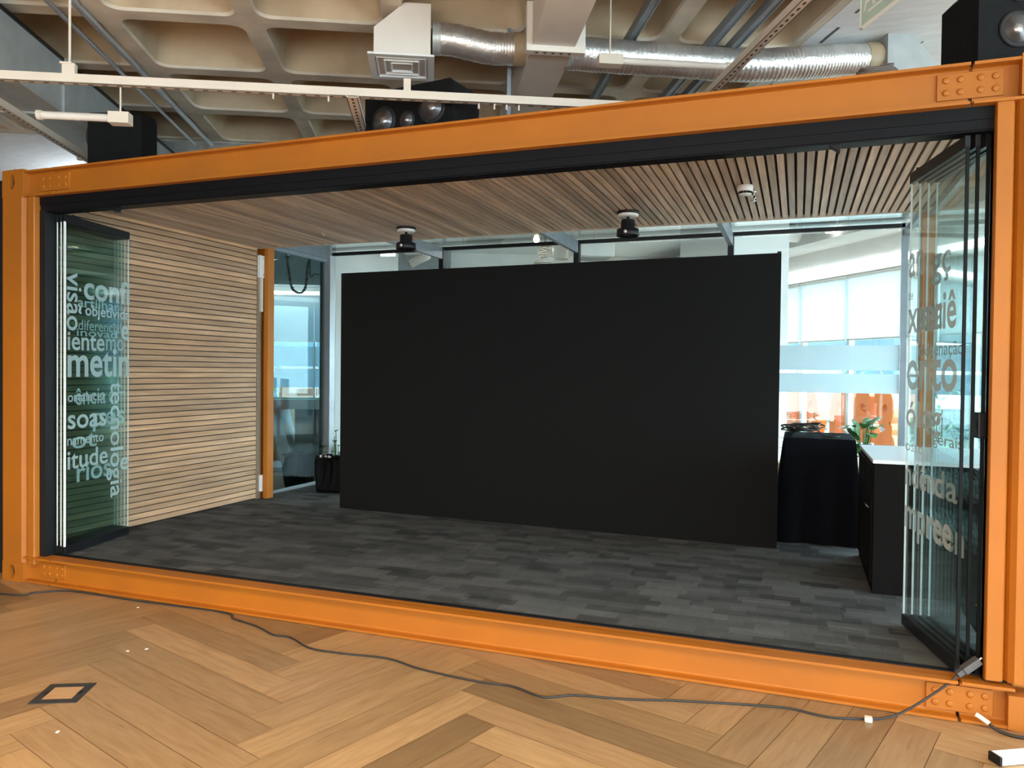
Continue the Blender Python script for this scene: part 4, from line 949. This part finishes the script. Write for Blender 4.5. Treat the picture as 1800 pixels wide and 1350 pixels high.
# orange letters outdoors, read from behind
LW = [('g', 1632, 1541), ('a', 1541, 1500)]
OFF = 1.1
def wall_hit(px, py, off):
    v = FW + RT * ((px - 900) / FPX) + UP * ((675 - py) / FPX); o = W0 + WN * off
    return CAM + v * ((o - CAM).dot(WN) / v.dot(WN))
for ch_, pr, plx, lab in (('g', 1584, 1546, 'orange letter g standing outside the right window, nearest the glass doors'), ('a', 1539, 1505, 'orange letter a standing outside the right window'), ('n', 1499, 1467, 'orange letter n standing outside, middle of the orange letters'), ('o', 1446, 1420, 'orange rounded letter standing outside, second from the white column'), ('u', 1417, 1391, 'leftmost orange letter standing outside beside the white column')):
    A1 = wall_hit(pr, 740, OFF); B1 = wall_hit(plx, 740, OFF); w = (B1 - A1).length
    vs, fs = text_geo(ch_, .03, depth=.12); a = min(v.x for v in vs); b = max(v.x for v in vs); lo = min(v.y for v in vs); hi = max(v.y for v in vs)
    zb, zt = (.24, 1.33) if ch_ == 'g' else (.52, 1.33)
    u = (B1 - A1).normalized(); t = thing('sign_letter', lab, 'letter', (A1.x, A1.y, zb), WA, 'orange letters outside the right window')
    q = MB(); q.add([Vector((A1.x, A1.y, 0)) + u * ((v.x - a) / (b - a) * w) + WN * v.z * .8 + EZ * (zb + (v.y - lo) / (hi - lo) * (zt - zb)) for v in vs], fs); q.build('letter_body', OLET, t)
    q = MB(); c = (A1 + B1) / 2; q.box((c.x - .03, c.y - .03, -.3), (c.x + .03, c.y + .03, zb + .02)); q.build('stand', ALUD, t)

# plants
def leaf(m, base, d, l, w, droop):
    d = d.normalized(); s = d.cross(EZ)
    if s.length < .1: s = Vector((1, 0, 0))
    s.normalize(); vs = []; n = 6
    for k in range(n + 1):
        f = k / n; p = base + d * l * f - EZ * droop * f * f; ww = w * math.sin(math.pi * min(1, f * .9 + .08)) ** .8
        up = EZ * .15 * ww
        vs += [p - s * ww + up, p, p + s * ww + up]
    fs = []
    for k in range(n):
        for j in (0, 1): fs.append((3 * k + j, 3 * k + j + 1, 3 * k + j + 4, 3 * k + j + 3))
    m.add(vs, fs, 0, True)
def plant(label, c, h, nl, ll, lw, seed, box=None):
    rnd = random.Random(seed); t = thing('potted_plant', label, 'plant', c)
    m = MB(); st = MB()
    for k in range(nl):
        a = rnd.uniform(0, 6.28); e = rnd.uniform(.25, 1.1); zz = rnd.uniform(.15, 1) * h; b0 = Vector(c) + EZ * (box[2] if box else 0)
        b1 = b0 + Vector((math.cos(a), math.sin(a), 0)) * rnd.uniform(.02, .16) + EZ * zz
        st.tube([b0, (b0 + b1) / 2 + EZ * .02, b1], .005, 5); leaf(m, b1, Vector((math.cos(a), math.sin(a), e)), ll * rnd.uniform(.7, 1.2), lw * rnd.uniform(.7, 1.2), rnd.uniform(.02, .12))
    m.build('leaves', LEAF, t); st.build('stems', LEAF, t)
    if box:
        q = MB(); q.bbox((c[0] - box[0] / 2, c[1] - box[1] / 2, c[2]), (c[0] + box[0] / 2, c[1] + box[1] / 2, c[2] + box[2]), .008); q.build('planter', PLYW, t)
        q = MB(); q.box((c[0] - box[0] / 2 - .001, c[1] - box[1] / 2 - .001, c[2] + box[2] * .45), (c[0] + box[0] / 2 + .001, c[1] + box[1] / 2 + .001, c[2] + box[2] * .47)); q.build('planter_joint', BACKER, t)
pc = at(1516, 850, 8.6)
plant('leafy green plant in a plywood planter between the draped table and the black cabinet', (pc.x, pc.y, 0), .50, 44, .20, .055, 4, (1.0, .4, .50))
pc = at(1398, 770, 9.6)
plant('green plant peeking over the left end of the draped table', (pc.x, pc.y, 0), .6, 18, .2, .05, 9, (.4, .4, .42))
pc = at(592, 780, 9.2)
plant('small green plant in front of the slim white column', (pc.x, pc.y, 0), .66, 16, .13, .04, 12, (.24, .24, .22))
# shrubs outdoors
def shrub(label, c, r, n, seed, mt):
    rnd = random.Random(seed); m = MB()
    for k in range(n):
        d = Vector((rnd.gauss(0, 1), rnd.gauss(0, 1), rnd.gauss(0, 1))).normalized() * rnd.uniform(.3, 1) * r; b = Vector(c) + EZ * r * .95 + d
        if b.z < c[2] + .02: b.z = c[2] + .02
        leaf(m, b, Vector((rnd.gauss(0, 1), rnd.gauss(0, 1), rnd.gauss(.3, .6))), .16, .04, .03)
    return tag(m.build('shrub', mt), label, 'shrub')
LEAF2 = mat('pale green foliage', (.16, .38, .22), .6, noise=.4, nscale=3)  # paler green than the indoor leaves
for i, (px, d, r_) in enumerate(((1396, 15.5, 1.0), (1640, 13.5, 1.0), (1470, 18.5, 1.1), (478, 19.5, 1.0), (572, 18.5, 1.0))):
    c = at(px, 720, d); c.z = -.3
    shrub(['green shrub outdoors at the left end of the orange letters', 'green shrub outdoors seen through the folded right doors', 'green shrub outdoors behind the orange letters', 'green shrub outdoors at the far left of the left window', 'green shrub outdoors beside the grey corner post'][i], c, r_, 260, 20 + i, LEAF2)
for i, (px, w) in enumerate(((510, .42), (541, .42))):
    c = at(px, 700, 16.6); q = MB(); Mx = Matrix.Translation((c.x, c.y, -.3)) @ RB; q.box((-w / 2, -.15, 0), (w / 2, .15, 1.85), M=Mx)
    tag(q.build('cladding_panel', BROWNP), ['left brown outdoor panel seen under the frosted left window bands', 'right brown outdoor panel seen under the frosted left window bands'][i], 'panel', 'brown panels outdoors')

# game table beyond the side glass
c = at(520, 720, 11.6); c.z = 0
gt = thing('game_table', 'grey game table with green top beyond the side glass at the left', 'table', c, BA); M = ROOTM[gt.name]
q = MB(); q.box((-.9, -.35, .93), (1.1, -.31, 1.07), M=M); q.box((-.9, .55, .93), (1.1, .59, 1.07), M=M); q.box((-.9, -.35, .93), (-.86, .59, 1.07), M=M); q.box((1.06, -.35, .93), (1.1, .59, 1.07), M=M); q.build('apron', TGREY, gt)
q = MB(); q.box((-.86, -.31, 1.03), (1.06, .55, 1.05), M=M); q.build('playing_surface', GREENF, gt, 'green playing surface')
for s, x in ((.85, -.37), (-.85, .95)):
    q = MB(); q.prism([M @ Vector(v) for v in ((x, -.28, .93), (x + .17, -.28, .93), (x + .17 + s * .28, -.28, .02), (x + s * .28, -.28, .02))], M.to_3x3() @ Vector((0, .8, 0))); q.build('leg', TGREY, gt)
q = MB(); q.box((.02, -.2, .10), (.62, .44, .93), M=M); q.build('cabinet', TDARK, gt)
q = MB(); q.box((-.6, -.26, 0), (.95, .5, .06), M=M); q.build('base', TGREY, gt)
q = MB(); c = at(490, 765, 13.0); q.bbox((c.x - .2, c.y - .2, 0), (c.x + .2, c.y + .2, .88), .01); tag(q.build('plywood_box', PLYW), 'plywood box behind the grey game table', 'box')

# hanging cable loops and lamps behind the glass
def garland(pts, r_, label, lumps=True):
    m = MB(); pp = smooth_path(pts, 10); m.tube(pp, r_, 8, 0, True, (lambda i: r_ * (1 + .35 * math.sin(i * 1.9))) if lumps else None)
    return tag(m.build('hanging_cable', mat('dark grey cable wrap', (.10, .11, .11), .8, noise=.4, nscale=30) if 'dark grey cable wrap' not in bpy.data.materials else bpy.data.materials['dark grey cable wrap']), label, 'cable')
dd = 9.6
garland([at(504, 330, dd), at(505, 445, dd), at(508, 478, dd), at(513, 505, dd), at(522, 514, dd), at(532, 513, dd), at(538, 500, dd), at(541, 470, dd), at(545, 440, dd), at(546, 330, dd)], .016, 'thick hanging cable loop behind the side glass at the left')
garland([at(549, 330, dd), at(545, 474, dd), at(553, 481, dd), at(560, 482, dd), at(572, 476, dd), at(574, 330, dd)], .008, 'thin hanging cable swag beside the left bulb', False)
t = thing('pendant_bulb', 'glowing bare bulb hanging beside the grey corner post', 'lamp', at(568, 512, 9.3))
q = MB(); q.tube([at(568, 318, 9.3), at(568, 500, 9.3)], .004, 6); q.build('cord', RUBBER, t)
q = MB(); q.tube([at(568, 498, 9.3), at(568, 512, 9.3)], .022, 12); q.build('socket', RUBBER, t)
q = MB(); q.lathe([(.014, .03), (.03, .005), (.036, -.02), (.026, -.045), (.004, -.055)], 18, Matrix.Translation(at(568, 516, 9.3))); q.build('bulb', BULB, t)
t = thing('spot_bulb', 'glowing small bulb under the glass roof, centre', 'lamp', at(943, 420, 8.9))
q = MB(); q.lathe([(.016, .035), (.032, .01), (.036, -.015), (.02, -.04)], 18, Matrix.Translation(at(943, 420, 8.9))); q.build('bulb', BULB, t)
q = MB(); c = at(943, 414, 8.9); q.tube([c, Vector((c.x, c.y, 3.79))], .006, 8); q.build('cord', RUBBER, t)
t = thing('drum_pendant', 'white drum pendant lamp behind the display wall top, centre', 'lamp', at(985, 440, 9.6))
c = at(985, 456, 9.6); q = MB(); q.lathe([(.10, .24), (.10, 0), (.098, 0), (.098, .24)], 28, Matrix.Translation(c)); q.build('shade', WHITEPL, t)
q = MB(); q.tube([c + EZ * .2, Vector((c.x, c.y, 3.79))], .006, 8); q.build('cord', RUBBER, t)
m = MB(); rnd = random.Random(5); pts = []
c = at(958, 458, 9.2)
for k in range(150): pts.append(c + RT * (rnd.uniform(-.14, .12) * (1 - k / 300)) + FW * rnd.uniform(-.08, .08) + EZ * (k / 150 * .26 - .05 + rnd.uniform(-.02, .02)))
m.tube(smooth_path(pts, 2), .007, 5); t = thing('rope_lamp', 'tangle of white rope hanging beside the drum pendant lamp', 'lamp', c); m.build('rope', WHITEPL, t)
q = MB(); q.tube([c + EZ * .2, Vector((c.x, c.y, 3.79))], .006, 8); q.build('cord', RUBBER, t)
t = thing('wall_fixture', 'white tilted spotlight fixture above the display wall, left', 'lamp', at(738, 452, 9.4))
q = MB(); c = at(738, 456, 9.4); Tm = Matrix.Translation(c) @ Matrix.Rotation(R(20), 4, 'Z') @ Matrix.Rotation(R(62), 4, 'Y'); q.lathe([(.05, -.13), (.055, .10), (.045, .13), (.02, .135)], 20, Tm); q.build('housing', WHITEPL, t)
q = MB(); c2 = at(736, 446, 9.4); q.box((c2.x - .18, c2.y - .05, c2.z), (c2.x + .14, c2.y + .05, c2.z + .04)); q.build('track', WHITEPL, t)
q = MB(); q.tube([c2, Vector((c2.x, c2.y, 3.79))], .01, 8); q.build('stem', WHITEPL, t)
t = thing('tube_lamp', 'lit white tube lamp above the display wall near its left corner', 'lamp', at(682, 447, 9.8))
c = at(682, 447, 9.8); q = MB(); q.tube([c - RT * .09, c + RT * .09], .025, 12); q.build('tube', TUBE, t)
q = MB(); q.tube([c + EZ * .02, Vector((c.x, c.y, 3.79))], .008, 8); q.build('rod', WHITEPL, t)
t = thing('tube_lamp', 'lit white tube lamp under the lounge ceiling, right of the white column', 'lamp', at(1472, 406, 9.6))
c = at(1472, 406, 9.6); q = MB(); q.tube([c - RT * .14, c + RT * .14], .03, 12); q.build('tube', TUBE, t)
q = MB(); q.tube([c + EZ * .02, Vector((c.x, c.y, 3.79))], .008, 8); q.build('rod', WHITEPL, t)
for i, (px, py, d, w, lab) in enumerate(((852, 421, 9.2, .26, 'grey square ceiling panel behind the glass roof, left of the bulb'), (1045, 446, 9.2, .2, 'white box unit hanging behind the display wall top, right of the drum lamp'))):
    c = at(px, py, d); t = thing(('ceiling_panel', 'air_unit')[i], lab, 'air unit', c, BA); Mx = Matrix.Translation(c) @ RB
    q = MB(); q.bbox((-w, -w, -.06 if i else -.02), (w, w, .12 if i else .03), .01, M=Mx); q.build('housing', WHITEPL, t)
    q = MB(); q.box((-w * .8, -w * .8, (-.066 if i else -.026)), (w * .8, w * .8, (-.058 if i else -.018)), M=Mx); q.build('grille', TGREY, t)
    q = MB(); q.tube([c + EZ * .02, Vector((c.x, c.y, 3.79))], .01, 8); q.build('rod', WHITEPL, t)
c = at(1400, 414, 10.4); t = thing('ceiling_duct', 'white round duct under the lounge ceiling beside the white column', 'duct', c)
q = MB(); q.tube([c - RT * .5 + EZ * .02, c - RT * .1, c + RT * .08 - EZ * .01], .09, 20); q.build('sleeve', WHITEPL, t)
q = MB(); q.tube([c, Vector((c.x, c.y, 3.79))], .006, 8); q.build('rod', WHITEPL, t)
# back partition of the lounge above the display wall
m = MB(); a, b = at(600, 470, 12.6), at(1200, 460, 12.6); a.z = b.z = 0; u = (b - a).normalized(); n = Vector((-u.y, u.x, 0)) * .15
m.prism([a, b, b + n, a + n], (0, 0, 3.0)); struct('wall_lounge', m, mat('grey lounge wall', (.52, .54, .52), .8, noise=.08))
